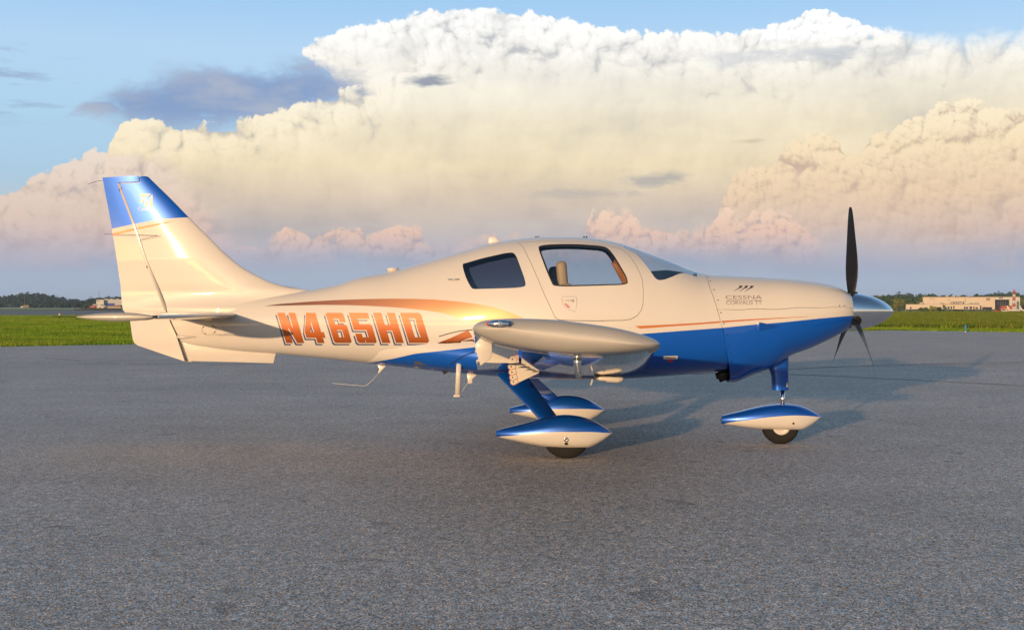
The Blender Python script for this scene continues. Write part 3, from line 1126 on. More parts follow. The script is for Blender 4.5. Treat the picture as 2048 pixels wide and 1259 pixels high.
def wood(name, spots, seed, mat, n=60, leaf=2.2):
    """Far-off wood reading as one mass: many crowns in one mesh."""
    r = np.random.default_rng(seed)
    V, F = [], []
    for (x_, y_, z_, w_, h_) in spots:
        d = r.normal(0, 1, (n, 3))
        d /= np.linalg.norm(d, axis=1, keepdims=True)
        rad = r.uniform(.75, 1.05, n)
        P = np.array([x_, y_, z_ + h_ * .5]) + d * rad[:, None] * np.array([w_ * .5, w_ * .5, h_ * .5])
        s1 = leaf * r.uniform(.5, 1.2, n)
        nn = d + r.normal(0, .4, (n, 3))
        t = np.cross(nn, r.normal(0, 1, (n, 3)))
        t /= np.linalg.norm(t, axis=1, keepdims=True)
        b_ = np.cross(nn, t)
        b_ /= np.linalg.norm(b_, axis=1, keepdims=True)
        q = np.stack([P + t * s1[:, None], P + b_ * s1[:, None], P - t * s1[:, None], P - b_ * s1[:, None]], 1).reshape(-1, 3)
        F.append(np.arange(4 * n).reshape(n, 4) + 4 * n * len(V))
        V.append(q)
    o = make(name, np.concatenate(V), np.concatenate(F), None, mat, False)
    return tag(o, kind='stuff')


def hill_spots(tops, d0, d1, base, px0, px1, k, wm, seed):
    r = random.Random(seed)
    f = pchip(*zip(*tops))
    out = []
    for i in range(k):
        px = r.uniform(px0, px1)
        d = r.uniform(d0, d1)
        t = (d - d0) / (d1 - d0)
        # trees climb the slope: the farther rows show higher
        pt = base - (base - float(f(px))) * (.45 + .55 * t) + r.uniform(-.9, .9)
        z1 = zat(pt, d)
        w_ = wm * r.uniform(.7, 1.3)
        h_ = w_ * r.uniform(1.0, 1.4)
        p = at(px, d, 0)
        out.append((p.x, p.y, z1 - h_, w_, h_))
    return out


wood('far_wood', hill_spots([(-200, 594), (0, 591), (24, 589), (36, 585.5), (58, 584.5), (80, 585.5), (100, 589), (118, 592), (135, 596), (150, 597), (170, 598), (185, 592), (200, 594), (225, 592), (260, 593), (420, 594)],
                            1500, 1750, 611.5, -250, 420, 620, 15, 4), 1, M['wood_far'])
wood('far_wood', hill_spots([(1650, 592), (1720, 588), (1760, 588.5), (1778, 583.5), (1792, 583), (1800, 586), (1830, 584.5), (1845, 588), (1870, 590), (1900, 588), (1950, 589), (1990, 584), (2010, 582.5), (2048, 584), (2150, 584)],
                            1500, 1750, 621, 1600, 2200, 480, 15, 9), 2, M['wood_far'])
# lower shrub belt on the left, before the long pale building
wood('far_shrubs', hill_spots([(60, 606), (105, 604), (125, 603), (150, 602), (170, 600), (190, 596), (200, 600)], 1180, 1280, 611.5, 60, 215, 120, 9, 5), 3, M['wood_far'], 60, 1.5)

# ---- walls of the far buildings
M['wall_cream'] = plain('cream_wall', (.44, .37, .29), .8, var=.06, vscale=.1)
M['wall_white'] = plain('white_wall', (.48, .46, .43), .8, var=.05, vscale=.1)
M['wall_grey'] = plain('grey_white_wall', (.40, .39, .375), .8, var=.05, vscale=.1)
M['roof'] = plain('roof_edge', (.20, .16, .13), .8, var=.1, vscale=.2)
M['dark_glass'] = plain('dark_glazing', (.008, .014, .03), .6, spec=.15)
M['door_blue'] = plain('blue_door', (.02, .06, .32), .6)
M['orange'] = plain('orange_red_paint', (.36, .065, .022), .6)
M['sign_black'] = plain('sign_black', (.015, .015, .018), .5)
M['sign_teal'] = plain('sign_pale_teal', (.30, .42, .44), .5)
M['rust'] = plain('rust_brown', (.17, .08, .045), .8, var=.2)
M['concrete'] = plain('pale_concrete', (.30, .28, .25), .85)

D0 = 700.0


def wall_at(px, depth, pxc):
    """Where the line of sight px meets a wall that faces the viewer square at pxc."""
    rc = (VIEW + RIGHT * ((pxc - 1024) / FPX)).normalized()
    P0 = CAM + (VIEW + RIGHT * ((pxc - 1024) / FPX)) * depth
    ray = VIEW + RIGHT * ((px - 1024) / FPX)
    p = CAM + ray * ((P0 - CAM).dot(rc) / ray.dot(rc))
    return Vector((p.x, p.y, 0))


def fb(px0, px1, py0, py1, depth, thick, parent=None, name='wall', mat='wall_cream', base=None, pxc=None):
    """Block between pixel columns, its front turned to the viewer, with real depth behind it."""
    c = PXC if pxc is None else pxc
    a, b_ = wall_at(px0, depth, c), wall_at(px1, depth, c)
    z1, z0 = zat(py0, depth), zat(py1, depth)
    o = base or Vector((0, 0, 0))
    R = Matrix.Translation(a - o) @ Matrix.Rotation(YAW - math.atan((c - 1024) / FPX), 4, 'Z')
    L_ = (b_ - a).length
    return MB().box((0, 0, z0 - o.z), (L_, thick, z1 - o.z), R).build(name, M[mat], parent)


PXC = 1815
tz = zat(624.6, D0)
tb = at(1940, D0, tz)
term = empty('terminal_building', tb)
tag(term, 'long pale flat-roofed terminal with lettering along its wall, behind the grass on the right', 'building')
B0 = Vector(tb)
fb(1846, 1990, 601.2, 625, D0 + 12, 30, term, 'hangar_block', 'wall_cream', B0)
fb(1990.3, 2018.5, 601.2, 606.0, D0 + 12, 30, term, 'door_header', 'wall_grey', B0)
fb(2018.7, 2040, 601.2, 625, D0 + 12, 30, term, 'hangar_block', 'wall_grey', B0)
fb(1845.5, 2040.6, 600.0, 601.1, D0 + 11.6, 31, term, 'roof_edge', 'roof', B0)
fb(1990.3, 2018.5, 606.0, 625, D0 + 18, .5, term, 'hangar_door', 'dark_glass', B0)
for q in (1996, 2001, 2006, 2011):
    fb(q, q + .5, 606.2, 618, D0 + 17.6, .3, term, 'door_mullion', 'roof', B0)
fb(1812, 1960, 615.6, 625, D0, 11.8, term, 'front_block', 'wall_cream', B0)
fb(1884, 1960, 614.6, 615.5, D0 - .4, 12, term, 'canopy', 'roof', B0)
fb(1811.6, 1883, 614.9, 615.5, D0 - .3, 12, term, 'roof_edge', 'concrete', B0)
for i, (a, b_, t) in enumerate(((1895, 1899, 620), (1901, 1904, 619.5), (1906.5, 1909, 618.5), (1928, 1931, 620), (1932, 1936, 620.3), (1939, 1944, 619.8), (1946.5, 1949, 620), (1951, 1956, 621), (1863, 1866, 620.5), (1820, 1823, 620.5))):
    fb(a, b_, t, 624.2, D0 - .12, .3, term, 'window', 'dark_glass', B0)
fb(1964.5, 1984, 620.7, 624.8, D0 + 11.7, .4, term, 'window_band', 'dark_glass', B0)
for a, b_, t in ((1891, 1897, 597.8), (1903, 1909, 597.6), (1918.5, 1920, 597.6), (1839.5, 1846, 611), (1880, 1886, 611.6), (1918, 1926, 611.5), (1940, 1945, 611.8), (1950, 1957, 611.5)):
    low = 615.6 if t > 605 else 600.1
    fb(a, b_, t, low - .05, D0 + (6 if t > 605 else 20), 4, term, 'roof_unit', 'concrete', B0)
for q in (1916, 1942.5):
    c = at(q, D0 + 20, zat(598.8, D0 + 20))
    MB().lathe([(0, -.55), (.35, -.42), (.55, 0), (.35, .42), (0, .55)] if q < 1930 else [(0, -.7), (.5, -.5), (.75, 0), (.5, .5), (0, .7)], 14, 'Z', c - B0).build('roof_dome', M['wall_white'], term)


def far_text(txt, px, py, wpx, hpx, depth, mat, name, shear=0.0):
    def mp(u, v):
        p = wall_at(u, depth, PXC)
        return (p.x - B0.x, p.y - B0.y, zat(v, depth) - B0.z)
    return text_decal(name, txt, None, px, py, wpx, hpx, mat, term, mapper=mp, shear=shear, bold=.02)


far_text('cessna', 1901, 608.3, 28, 5.6, D0 + 11.9, M['sign_black'], 'wall_lettering', .25)
far_text('CITATION', 1931, 610.5, 33, 5.0, D0 + 11.9, M['sign_teal'], 'wall_lettering', .25)
fb(1930, 1930.6, 602.6, 611, D0 + 11.7, .2, term, 'lettering_slash', 'sign_black', B0)
fb(1997.5, 2006, 601.6, 603.8, D0 + 11.7, .2, term, 'wall_sign', 'sign_black', B0)
fb(1972.5, 1980, 602.6, 607.6, D0 + 11.7, .2, term, 'wall_louvre', 'roof', B0)
fb(1896.5, 1900, 605, 608.4, D0 + 11.7, .2, term, 'wall_emblem', 'concrete', B0)
fb(1859, 1868, 603.4, 605.2, D0 + 11.7, .2, term, 'faded_wall_sign', 'concrete', B0)
fb(1868.6, 1869, 601.6, 614, D0 + 11.8, .1, term, 'wall_joint', 'concrete', B0)

# trees, bushes and poles in front of the terminal
FR = D0 - 14
tree(1841, 613.6, 624.6, FR, 'leaf_mid', 'leftmost small green tree before the terminal wall', 1.5, name='small_tree')
tree(1851, 613, 624.6, FR - 1, 'leaf_mid', 'small green tree left of the tallest one before the terminal', 1.6, name='small_tree')
tree(1866, 610.2, 624.6, FR - 2, 'leaf_light', 'tallest yellow-green small tree before the terminal', 1.4, name='small_tree')
tree(1877, 613.2, 624.6, FR, 'leaf_dark', 'dark rounded small tree right of the tallest one before the terminal', 1.5, name='small_tree')
tree(1889, 609.5, 624.6, FR, 'leaf_mid', 'slender young tree standing alone before the terminal', .6, name='small_tree')
tree(1912, 617.4, 624.8, FR, 'leaf_dark', 'dark clipped bush under the terminal wall', 1.7, name='bush')
tree(1918, 618.2, 624.8, FR, 'leaf_dark', 'smaller dark bush at the right end of the bush row under the terminal wall', 1.5, name='bush')
tree(1942, 621.5, 625, FR - 10, 'leaf_dark', 'tiny dark shrub at the grass crest before the terminal', 1.6, name='bush')


def post(name, px, py0, py1, depth, r, label, cat, mat, bands=None):
    p = at(px, depth, zat(py1, depth))
    h = zat(py0, depth) - p.z
    o = MB().tube([(0, 0, -.3), (0, 0, h)], r, 8).build(name, M[mat], None, loc=p)
    return tag(o, label, cat)


post('pole', 1812, 609, 623.6, 705, .16, 'taller pale pole left of the terminal', 'pole', 'wall_cream')
post('pole', 1816.6, 608.4, 622, 735, .13, 'slimmer pale pole against the trees, right of the taller one', 'pole', 'wall_cream')
# red and white banded lattice beacon tower
tw_p = at(2028, 640, zat(625.5, 640))
tower = empty('beacon_tower', tw_p)
tag(tower, 'red and white banded beacon tower by the hangar door', 'tower')
zt = zat(581.5, 640) - tw_p.z
for i in range(7):
    z0, z1 = zt * i / 7, zt * (i + 1) / 7
    mb = MB()
    w0, w1 = .62 - .03 * i, .62 - .03 * (i + 1)
    for sx, sy in ((-1, -1), (1, -1), (1, 1), (-1, 1)):
        mb.tube([(sx * w0, sy * w0, z0), (sx * w1, sy * w1, z1)], .13, 5)
    for q in range(4):
        cs = ((-1, -1), (1, -1), (1, 1), (-1, 1))
        a, b_ = cs[q], cs[(q + 1) % 4]
        mb.tube([(a[0] * w0, a[1] * w0, z0), (b_[0] * w1, b_[1] * w1, z1)], .10, 5)
        mb.tube([(b_[0] * w0, b_[1] * w0, z0), (a[0] * w1, a[1] * w1, z1)], .10, 5)
    mb.build('tower_section', M['orange' if i % 2 == 0 else 'wall_white'], tower)
MB().lathe([(.25, zt), (.3, zt + .3), (.2, zt + .9), (0, zt + 1.0)], 10, 'Z').build('beacon_lamp', M['orange'], tower)


def vehicle(name, px, py, depth, L_, H_, body, label, cat, cab=None, heading=0.0):
    p = at(px, depth, zat(py, depth))
    e = empty(name, p, YAW + heading)
    tag(e, label, cat)
    MB().prism([(-L_ / 2, .35), (-L_ / 2, H_ * .62), (-L_ * .32, H_ * .66), (-L_ * .22, H_), (L_ * .2, H_), (L_ * .30, H_ * .64), (L_ / 2, H_ * .58), (L_ / 2, .35)], -.9, .9).build('body', M[body], e, bevel=.06)
    MB().prism([(-L_ * .29, H_ * .66), (-L_ * .21, H_ * .95), (L_ * .19, H_ * .95), (L_ * .27, H_ * .66)], -.915, .915).build('windows', M['dark_glass'], e)
    for x_ in (-L_ * .31, L_ * .31):
        for y_ in (-.82, .82):
            MB().lathe([(0, -.1), (.33, -.1), (.36, -.06), (.36, .06), (.33, .1), (0, .1)], 12, 'Y', (x_, y_, .36)).build('wheel', M['rubber'], e)
    return e


vehicle('service_truck', 1996, 626.2, 600, 4.6, 1.9, 'orange', 'bright red-orange truck on the ramp before the dark hangar door', 'truck')
vehicle('parked_van', 2006, 625.2, 640, 4.2, 2.0, 'wall_white', 'white van between the red truck and the striped boards', 'van')
e = empty('barrier_board', at(2012, 655, zat(625.2, 655)), YAW)
tag(e, 'red and white striped boards standing by the beacon tower', 'barrier')
for i in range(5):
    MB().box((-1.9 + i * .76, -.05, 0), (-1.9 + (i + 1) * .76 - .01, .05, 2.1)).build('board', M['wall_white' if i % 2 == 0 else 'orange'], e)
e = empty('equipment_shed', at(2014, 668, zat(625, 668)), YAW)
tag(e, 'low orange shed beside the dark hangar door', 'shed')
MB().box((-3, 0, 0), (3, 2.6, 3.3)).build('shed_wall', M['orange'], e)
MB().prism([(-3.3, 3.32), (3.3, 3.32), (2.6, 3.8), (-2.6, 3.8)], -.3, 2.9).build('shed_roof', M['rust'], e)


def parked_plane(px, py, depth, label, k=1.0, flip=1):
    p = at(px, depth, zat(py, depth))
    e = empty('parked_airplane', p, YAW)
    e.scale = (k, k, k)
    tag(e, label, 'airplane')
    MB().tube([(-3.6 * flip, 0, 1.5), (-1.5 * flip, 0, 1.35), (1.2 * flip, 0, 1.35), (2.6 * flip, 0, 1.2), (3.3 * flip, 0, 1.1)], [.12, .45, .62, .5, .1], 14, flat=(.9, 1)).build('fuselage', M['wall_white'], e)
    MB().prism([(-3.7 * flip, 1.5), (-4.1 * flip, 3.6), (-3.5 * flip, 3.6), (-2.4 * flip, 1.7)], -.06, .06).build('fin', M['wall_white'], e, bevel=.03)
    MB().box((-.5, -4.5, .95), (.7, 4.5, 1.1)).build('wing', M['wall_white'], e, bevel=.05)
    MB().box((-3.9 * flip - .4, -1.5, 1.6), (-3.9 * flip + .4, 1.5, 1.68)).build('tailplane', M['wall_white'], e)
    for x_, y_ in ((2.2 * flip, 0), (-.4 * flip, 1.2), (-.4 * flip, -1.2)):
        MB().tube([(x_, y_, .2), (x_, y_ * .8, 1.1)], .06, 6).build('gear_leg', M['wall_white'], e)
        MB().lathe([(0, -.07), (.2, -.07), (.2, .07), (0, .07)], 10, 'Y', (x_, y_, .2)).build('wheel', M['rubber'], e)
    return e


parked_plane(2030, 625.5, 610, 'small white airplane parked under the beacon tower, tail up', 1.0, 1)
parked_plane(2055, 625.8, 600, 'small white airplane cut by the right edge of the view', 1.0, 1)

# blue edge marker on the grass margin
p = ground(1931, 663.8)
mk = empty('taxiway_marker', p)
tag(mk, 'slim bright blue edge marker post on the grass margin, right', 'marker post')
M['marker_blue'] = plain('marker_blue', (.02, .22, .62), .45, var=.05)
MB().lathe([(.034, .05), (.034, .33), (.030, .36), (0, .37)], 14, 'Z').build('marker_tube', M['marker_blue'], mk)
MB().lathe([(.036, -.05), (.036, .05)], 14, 'Z').build('marker_foot', M['wall_white'], mk)
p = ground(119, 637.0)
mk = empty('taxiway_light', p)
tag(mk, 'small amber light on a stub in the left grass', 'light')
MB().lathe([(.12, 0), (.12, .04), (.03, .05), (.03, .34)], 12, 'Z').build('light_stub', M['black'], mk)
MB().lathe([(.03, .34), (.085, .36), (.085, .50), (.05, .56), (0, .57)], 14, 'Z').build('light_globe', plain('amber_globe', (.72, .48, .18), .3), mk)

PXC = 250
# ---- left: hangar, long building, barrier, equipment
D1 = 900.0
hb = at(218, D1, zat(615.6, D1))
hg = empty('hangar', hb)
tag(hg, 'grey-white flat hangar with a blue door behind the tail, far left', 'hangar')
B1 = Vector(hb)
fb(192.5, 207.5, 598.2, 616, D1 - 3, 30, hg, 'hangar_block', 'wall_white', B1)
fb(207.5, 290, 597.4, 616, D1, 32, hg, 'hangar_block', 'wall_grey', B1)
for a in (209, 220, 232, 244):
    fb(a, a + 6, 596.3, 597.35, D1 + 2, 4, hg, 'roof_unit', 'wall_grey', B1)
fb(213, 228.5, 605.2, 610, D1 - .4, .5, hg, 'hangar_door', 'door_blue', B1)
fb(194, 197, 600, 601.4, D1 - 3.3, .3, hg, 'wall_sign', 'rust', B1)
fb(185.5, 193, 607.2, 609, D1 - 4, 6, hg, 'side_annex', 'wall_white', B1)
e = empty('material_shed', at(228, 820, zat(616.2, 820)), YAW)
tag(e, 'low rust-brown sloping shed roof before the blue hangar door', 'shed')
MB().box((-4.5, 0, 0), (4.5, 5, 1.0)).build('shed_wall', M['concrete'], e)
MB().prism([(-4.9, 1.02), (4.9, 1.02), (3.6, 2.1), (-3.0, 1.85)], -.4, 5.4).build('shed_roof', M['rust'], e)
D2 = 1300.0
lb = at(142, D2, zat(605, D2))
lo_ = empty('long_building', lb)
tag(lo_, 'long low pale building half hidden by shrubs under the wooded hill', 'building')
fb(117, 167, 599.4, 611, D2 + 4, 20, lo_, 'building_wall', 'wall_cream', lb)
fb(116.6, 168, 598.4, 599.3, D2 + 3.5, 21, lo_, 'building_roof', 'roof', lb)
D3 = 452.0
bz = at(195, D3, zat(620.2, D3))
br = empty('jersey_barrier', bz, YAW)
tag(br, 'long low black barrier along the taxiway, left of the tail', 'barrier')
for i in range(9):
    MB().prism([(-.40, 0), (-.36, .16), (-.14, .34), (-.11, .80), (.11, .80), (.14, .34), (.36, .16), (.40, 0)], i * 1.62 - 6.0, i * 1.62 - 4.42, 'X').build('barrier_block', M['tar'], br)
b2 = empty('jersey_barrier', at(154, D3, zat(620.3, D3)), YAW)
tag(b2, 'short black barrier block left of the long black one', 'barrier')
MB().prism([(-.40, 0), (-.36, .16), (-.14, .34), (-.11, .62), (.11, .62), (.14, .34), (.36, .16), (.40, 0)], -.95, .95, 'X').build('barrier_block', M['tar'], b2)
e = empty('equipment_hut', at(50, 1000, zat(614.8, 1000)), YAW)
tag(e, 'small yellowish equipment hut by the runway below the wooded hill', 'hut')
MB().box((-1.6, 0, 0), (3.0, 2.5, 2.0)).build('hut_wall', plain('hut_ochre', (.14, .12, .05), .8), e)
MB().box((-1.8, -.2, 2.0), (3.2, 2.7, 2.25)).build('hut_roof', M['black'], e)
MB().box((-3.4, 0, 0), (-1.8, 1.6, 1.0)).build('cabinet', M['wall_white'], e)
post('antenna_mast', 49.3, 590, 614, 1004, .14, 'thin reddish mast rising behind the equipment hut', 'mast', 'rust')
post('antenna_mast', 197.8, 582.5, 600, 1250, .2, 'thin reddish mast above the hangar roof', 'mast', 'rust')
vehicle('parked_car', 187, 615.6, 760, 4.2, 1.5, 'red', 'red car parked beyond the black barrier', 'car')
vehicle('parked_van', 205, 615.4, 770, 4.6, 2.0, 'wall_white', 'white van in front of the grey hangar', 'van')

# ---------------------------------------------------------------- air
hm = bpy.data.materials.new('haze')
hm.use_nodes = True
nt = hm.node_tree
nt.nodes.clear()
ho = nt.nodes.new('ShaderNodeOutputMaterial')
hv = nt.nodes.new('ShaderNodeVolumePrincipled')
hv.inputs['Color'].default_value = (.55, .74, 1.0, 1)
hv.inputs['Density'].default_value = HAZE_DENSITY
nt.links.new(hv.outputs[0], ho.inputs['Volume'])
haze = MB().box((-5000, -600, -6), (5000, 7400, 60)).build('haze', hm)
tag(haze, kind='stuff')

# ================================================================ THE AIRCRAFT
plane = empty('airplane', (0, 0, 0))
tag(plane, 'white and blue low-wing propeller airplane with copper stripes parked on the grey apron', 'airplane')


def side_pts(l):
    """Outline measured on the centre plane -> (x, z)."""
    return [(unproj(px, py, 0).x, unproj(px, py, 0).z) for px, py in l]


TOP = side_pts([(336, 624), (400, 612), (480, 600), (560, 588.5), (626, 578.5), (669, 570), (723, 553.5), (777, 544), (831, 529), (885, 513.5), (939, 498), (977, 487),
                (1034, 478), (1096, 473.5), (1150, 474), (1204, 479), (1245, 488), (1294, 505), (1348, 525), (1380, 538.5), (1402, 546), (1430, 549.5), (1456, 550.5), (1510, 553),
                (1564, 556), (1618, 561.5), (1650, 567), (1677, 575), (1697, 587)])
BOT = side_pts([(336, 676), (369, 686), (403, 692), (480, 701.5), (553, 707), (615, 713), (669, 718.5), (737, 726), (831, 736), (912, 745), (990, 751), (1053, 755.5), (1140, 758),
                (1240, 756.5), (1294, 753.5), (1348, 749.5), (1429, 743), (1470, 739), (1697, 700)])
BOTC = side_pts([(1400, 764), (1462, 764), (1499, 750.5), (1537, 736), (1577, 711), (1617, 696), (1644, 684), (1671, 671), (1687, 662), (1697, 655)])


def xs(px):
    return unproj(px, 613, 0).x


WID = [(xs(a), b) for a, b in ((336, .022), (370, .045), (400, .075), (480, .135), (560, .195), (640, .262), (740, .35), (840, .44), (940, .53), (1040, .59), (1140, .615),
                               (1240, .605), (1330, .575), (1410, .535), (1500, .485), (1580, .43), (1640, .365), (1675, .30), (1690, .25), (1697, .215))]
MID = [(xs(a), b) for a, b in ((336, .5), (480, .5), (740, .47), (900, .40), (1100, .37), (1300, .40), (1450, .46), (1600, .5), (1697, .5))]


class Body:
    def __init__(self, top, bot):
        self.t, self.b = pchip(*zip(*top)), pchip(*zip(*bot))
        self.w, self.mf = pchip(*zip(*WID)), pchip(*zip(*MID))
        self.nu = pchip([-4, -1.5, 0, 1.6, 2.4, 3.4], [2.0, 2.0, 2.15, 2.15, 2.3, 2.15])
        self.nl = pchip([-4, -1.5, 0, 1.6, 3.4], [2.0, 2.2, 2.6, 2.6, 2.1])

    def ev(self, x):
        t, b, w = self.t(x), self.b(x), self.w(x)
        return t, b, w, b + (t - b) * self.mf(x)

    def point(self, x, th):
        x, th = np.asarray(x, float), np.asarray(th, float)
        t, b, w, m_ = self.ev(x)
        n = np.where(th >= 0, self.nu(x), self.nl(x))
        sn, cs = np.abs(np.sin(th)), np.abs(np.cos(th))
        h = np.where(th >= 0, t - m_, m_ - b)
        z = m_ + np.sign(th) * h * sn ** (2 / n)
        y = -w * np.maximum(cs, 0) ** (2 / n)
        return np.stack([x + 0 * z, y, z], -1)

    def normal(self, x, th):
        e = 1e-3
        th = np.clip(np.asarray(th, float), -math.pi / 2 + 2e-3, math.pi / 2 - 2e-3)
        th = np.where(np.abs(th) < 2e-3, 2e-3, th)
        x = np.asarray(x, float)
        du = self.point(x + e, th) - self.point(x - e, th)
        dv = self.point(x, th + e) - self.point(x, th - e)
        n = np.cross(dv, du)
        n /= np.maximum(np.linalg.norm(n, axis=-1, keepdims=True), 1e-12)
        flip = n[..., 1] > 0
        n[flip] *= -1
        return n

    def theta(self, x, z):
        t, b, w, m_ = self.ev(x)
        up = z >= m_
        q = (z - m_) / (t - m_) if up else (m_ - z) / (m_ - b)
        n = float(self.nu(x) if up else self.nl(x))
        q = min(max(float(q), 0.0), 0.9985)
        return math.asin(q ** (n / 2)) * (1 if up else -1)

    def pick(self, px, py):
        """(x, theta) of the near side where a photo pixel falls on this body."""
        y = -float(self.w(xs(px))) * 0.95
        for _ in range(12):
            p = unproj(px, py, y)
            th = self.theta(p.x, p.z)
            y = 0.5 * y + 0.5 * float(self.point(p.x, th)[1])
        return p.x, th


FUS, COWL = Body(TOP, BOT), Body(TOP, BOTC)
TS = 0.55                                             # theta scale in the flat domain


def dom(body, pts):
    return [(x, th * TS) for x, th in (body.pick(*p) for p in pts)]


def skin(name, body, outline, holes, mat, parent=plane, step=0.045, thick=0.03, offset=0.0, mirror=True, edge=None, lining=None, gx=None):
    """A curved panel of the body: outer face, inner face and edges; mirrored to the far side."""
    V, F, loops = region(outline, holes, step, edge, gx=gx)
    P = body.point(V[:, 0], V[:, 1] / TS)
    N = body.normal(V[:, 0], V[:, 1] / TS)
    P = P + N * offset
    n = len(P)
    verts, norms = [P], [N]
    faces, mi = [tuple(f) for f in F], [0] * len(F)
    # orient outward
    f0 = F[len(F) // 2]
    g = np.cross(P[f0[1]] - P[f0[0]], P[f0[2]] - P[f0[0]])
    if g.dot(N[f0[0]]) < 0:
        faces = [f[::-1] for f in faces]
    if thick:
        verts.append(P - N * thick)
        norms.append(-N)
        k = 1 if lining is not None else 0
        faces += [tuple(i + n for i in f[::-1]) for f in faces]
        mi += [k] * len(F)
        lim = math.pi / 2 * TS - 1e-4
        b = 2 * n
        third = {}
        for f_ in F:
            for a_ in range(3):
                third[frozenset((f_[a_], f_[(a_ + 1) % 3]))] = f_[(a_ + 2) % 3]
        for l in loops:
            R = []
            for i, j in zip(l, l[1:] + l[:1]):
                if abs(V[i, 1]) >= lim and abs(V[j, 1]) >= lim:
                    continue
                R.append((i, j))
            for i, j in R:
                verts.append(np.array([P[i], P[j], P[j] - N[j] * thick, P[i] - N[i] * thick]))
                q = np.cross(P[j] - P[i], -N[i])
                q = q / max(np.linalg.norm(q), 1e-9)
                t3 = third.get(frozenset((i, j)))
                if t3 is not None and q.dot(P[t3] - P[i]) > 0:
                    q = -q
                norms.append(np.array([q] * 4))
                faces.append((b, b + 1, b + 2, b + 3))
                mi.append(k)
                b += 4
    P, N = np.concatenate(verts), np.concatenate(norms)
    if mirror:
        c = len(P)
        S = np.array([1, -1, 1])
        P, N = np.concatenate([P, P * S]), np.concatenate([N, N * S])
        faces += [tuple(i + c for i in f[::-1]) for f in faces]
        mi += mi
    return make(name, P, faces, parent, [mat] + ([lining] if lining else []), True, N, mi)


def decal(name, body, pts, mat, parent=plane, lift=0.0018, step=0.05, holes=(), edge=None):
    """Painted or stuck-on shape following the skin, a hair proud of it."""
    pts = dense(pts, 7.0)
    return skin(name, body, dom(body, pts), [dom(body, h) for h in holes], mat, parent, step, 0, lift, mirror=False, edge=edge)


# ---- painted line between white and blue (x, z measured on the near side)
def xz(body, l):
    r = []
    for p in l:
        x, th = body.pick(*p)
        r.append((x, float(body.point(x, th)[2])))
    return r


line = xz(FUS, [(735, 726), (790, 716), (831, 706.5), (900, 699), (950, 693.5), (1307, 665.5), (1400, 658.5), (1450, 654.7)])
line += xz(COWL, [(1500, 649.5), (1564, 644.4), (1640, 636.5), (1690, 632)])
line = [(-4.2, 0.3), (line[0][0] - .25, line[0][1] - 0.28)] + line + [(3.6, line[-1][1] + 0.02)]
finz = [(unproj(a, b, 0).x, unproj(a, b, 0).z) for a, b in ((200, 461), (223, 457.5), (269, 448), (324, 438.5), (378, 434.5), (440, 432))]


def fin_blue(s, x, z):
    l = s.curve(x, finz[0][0], finz[-1][0], finz, 1.5, 2.7, 'VECTOR')
    return s.mul(s.gt(z, l), s.lt(x, -2.4))


M['airframe'] = two_tone('airframe_paint', line, -4.2, 3.6, 0.2, 1.6, fin_blue)

# ---- main skin: seams and openings
seam = [(1402, 546), (1409, 549), (1420, 578), (1434, 618), (1441, 644), (1448, 669.5), (1453, 700), (1457, 726), (1458, 738)]
s_f = dom(FUS, seam[1:-1])
H = math.pi / 2 * TS
s_f = [(s_f[0][0] - 0.012, H)] + s_f + [(s_f[-1][0] + 0.01, -H)]
gap = 0.003
GRID = np.concatenate([np.arange(-3.34, -2.0, .035), np.arange(-2.0, 3.4, .045)])

door_o = dom(FUS, [(1042, 489), (1056, 515), (1072, 550), (1088, 588), (1105, 624), (1110, 635), (1118, 640), (1150, 641.5), (1200, 642), (1245, 641), (1262, 638.5), (1275, 631),
                   (1283, 620), (1286.5, 606), (1287, 585), (1285.5, 562), (1281, 548), (1272, 530), (1260, 512)])
x_a, x_f = xs(1036), xs(1240)
door_o = [(x_f, math.radians(66) * TS)] + [(x_a, math.radians(70) * TS)] + door_o
win_rear = smooth_poly(dom(FUS, [(924, 528), (930, 526), (980, 513), (1022, 503.5), (1031, 508), (1040, 532), (1052, 565), (1050, 574.5), (1000, 577), (948, 579), (941, 574), (930, 552)]), 2)
win_door = smooth_poly(dom(FUS, [(1075, 495), (1082, 490), (1123, 487.5), (1177, 489.5), (1210, 492), (1222, 502), (1240, 530), (1256.5, 559), (1254, 571), (1180, 572.5), (1109, 573), (1103, 566), (1088, 530)]), 2)
ws = dom(FUS, [(1250, 493), (1272, 507.5), (1297.6, 537.6), (1309, 554), (1314, 558.5), (1321, 560), (1330, 558.5), (1345, 553), (1367, 545.5), (1379, 541)])
wind = [(xs(1242), H)] + [(xs(1246), math.radians(70) * TS)] + ws[1:-1] + [(xs(1388), math.radians(62) * TS), (xs(1394), H)]
wind_hole = [(x, min(t, H)) for x, t in wind]

x0 = xs(337)
outline_f = [(x0, -H), (x0, H)] + s_f
# the windscreen opening touches the centre line: walk round it as part of the outline
outline_shell = [(x0, -H), (x0, H), (xs(1242), H)] + wind[1:-1] + [(xs(1394), H)] + s_f
fuselage = skin('fuselage', FUS, outline_shell, [door_o, win_rear], M['airframe'], step=0.045, thick=0.028, edge=0.02, lining=M['cabin'], gx=GRID)


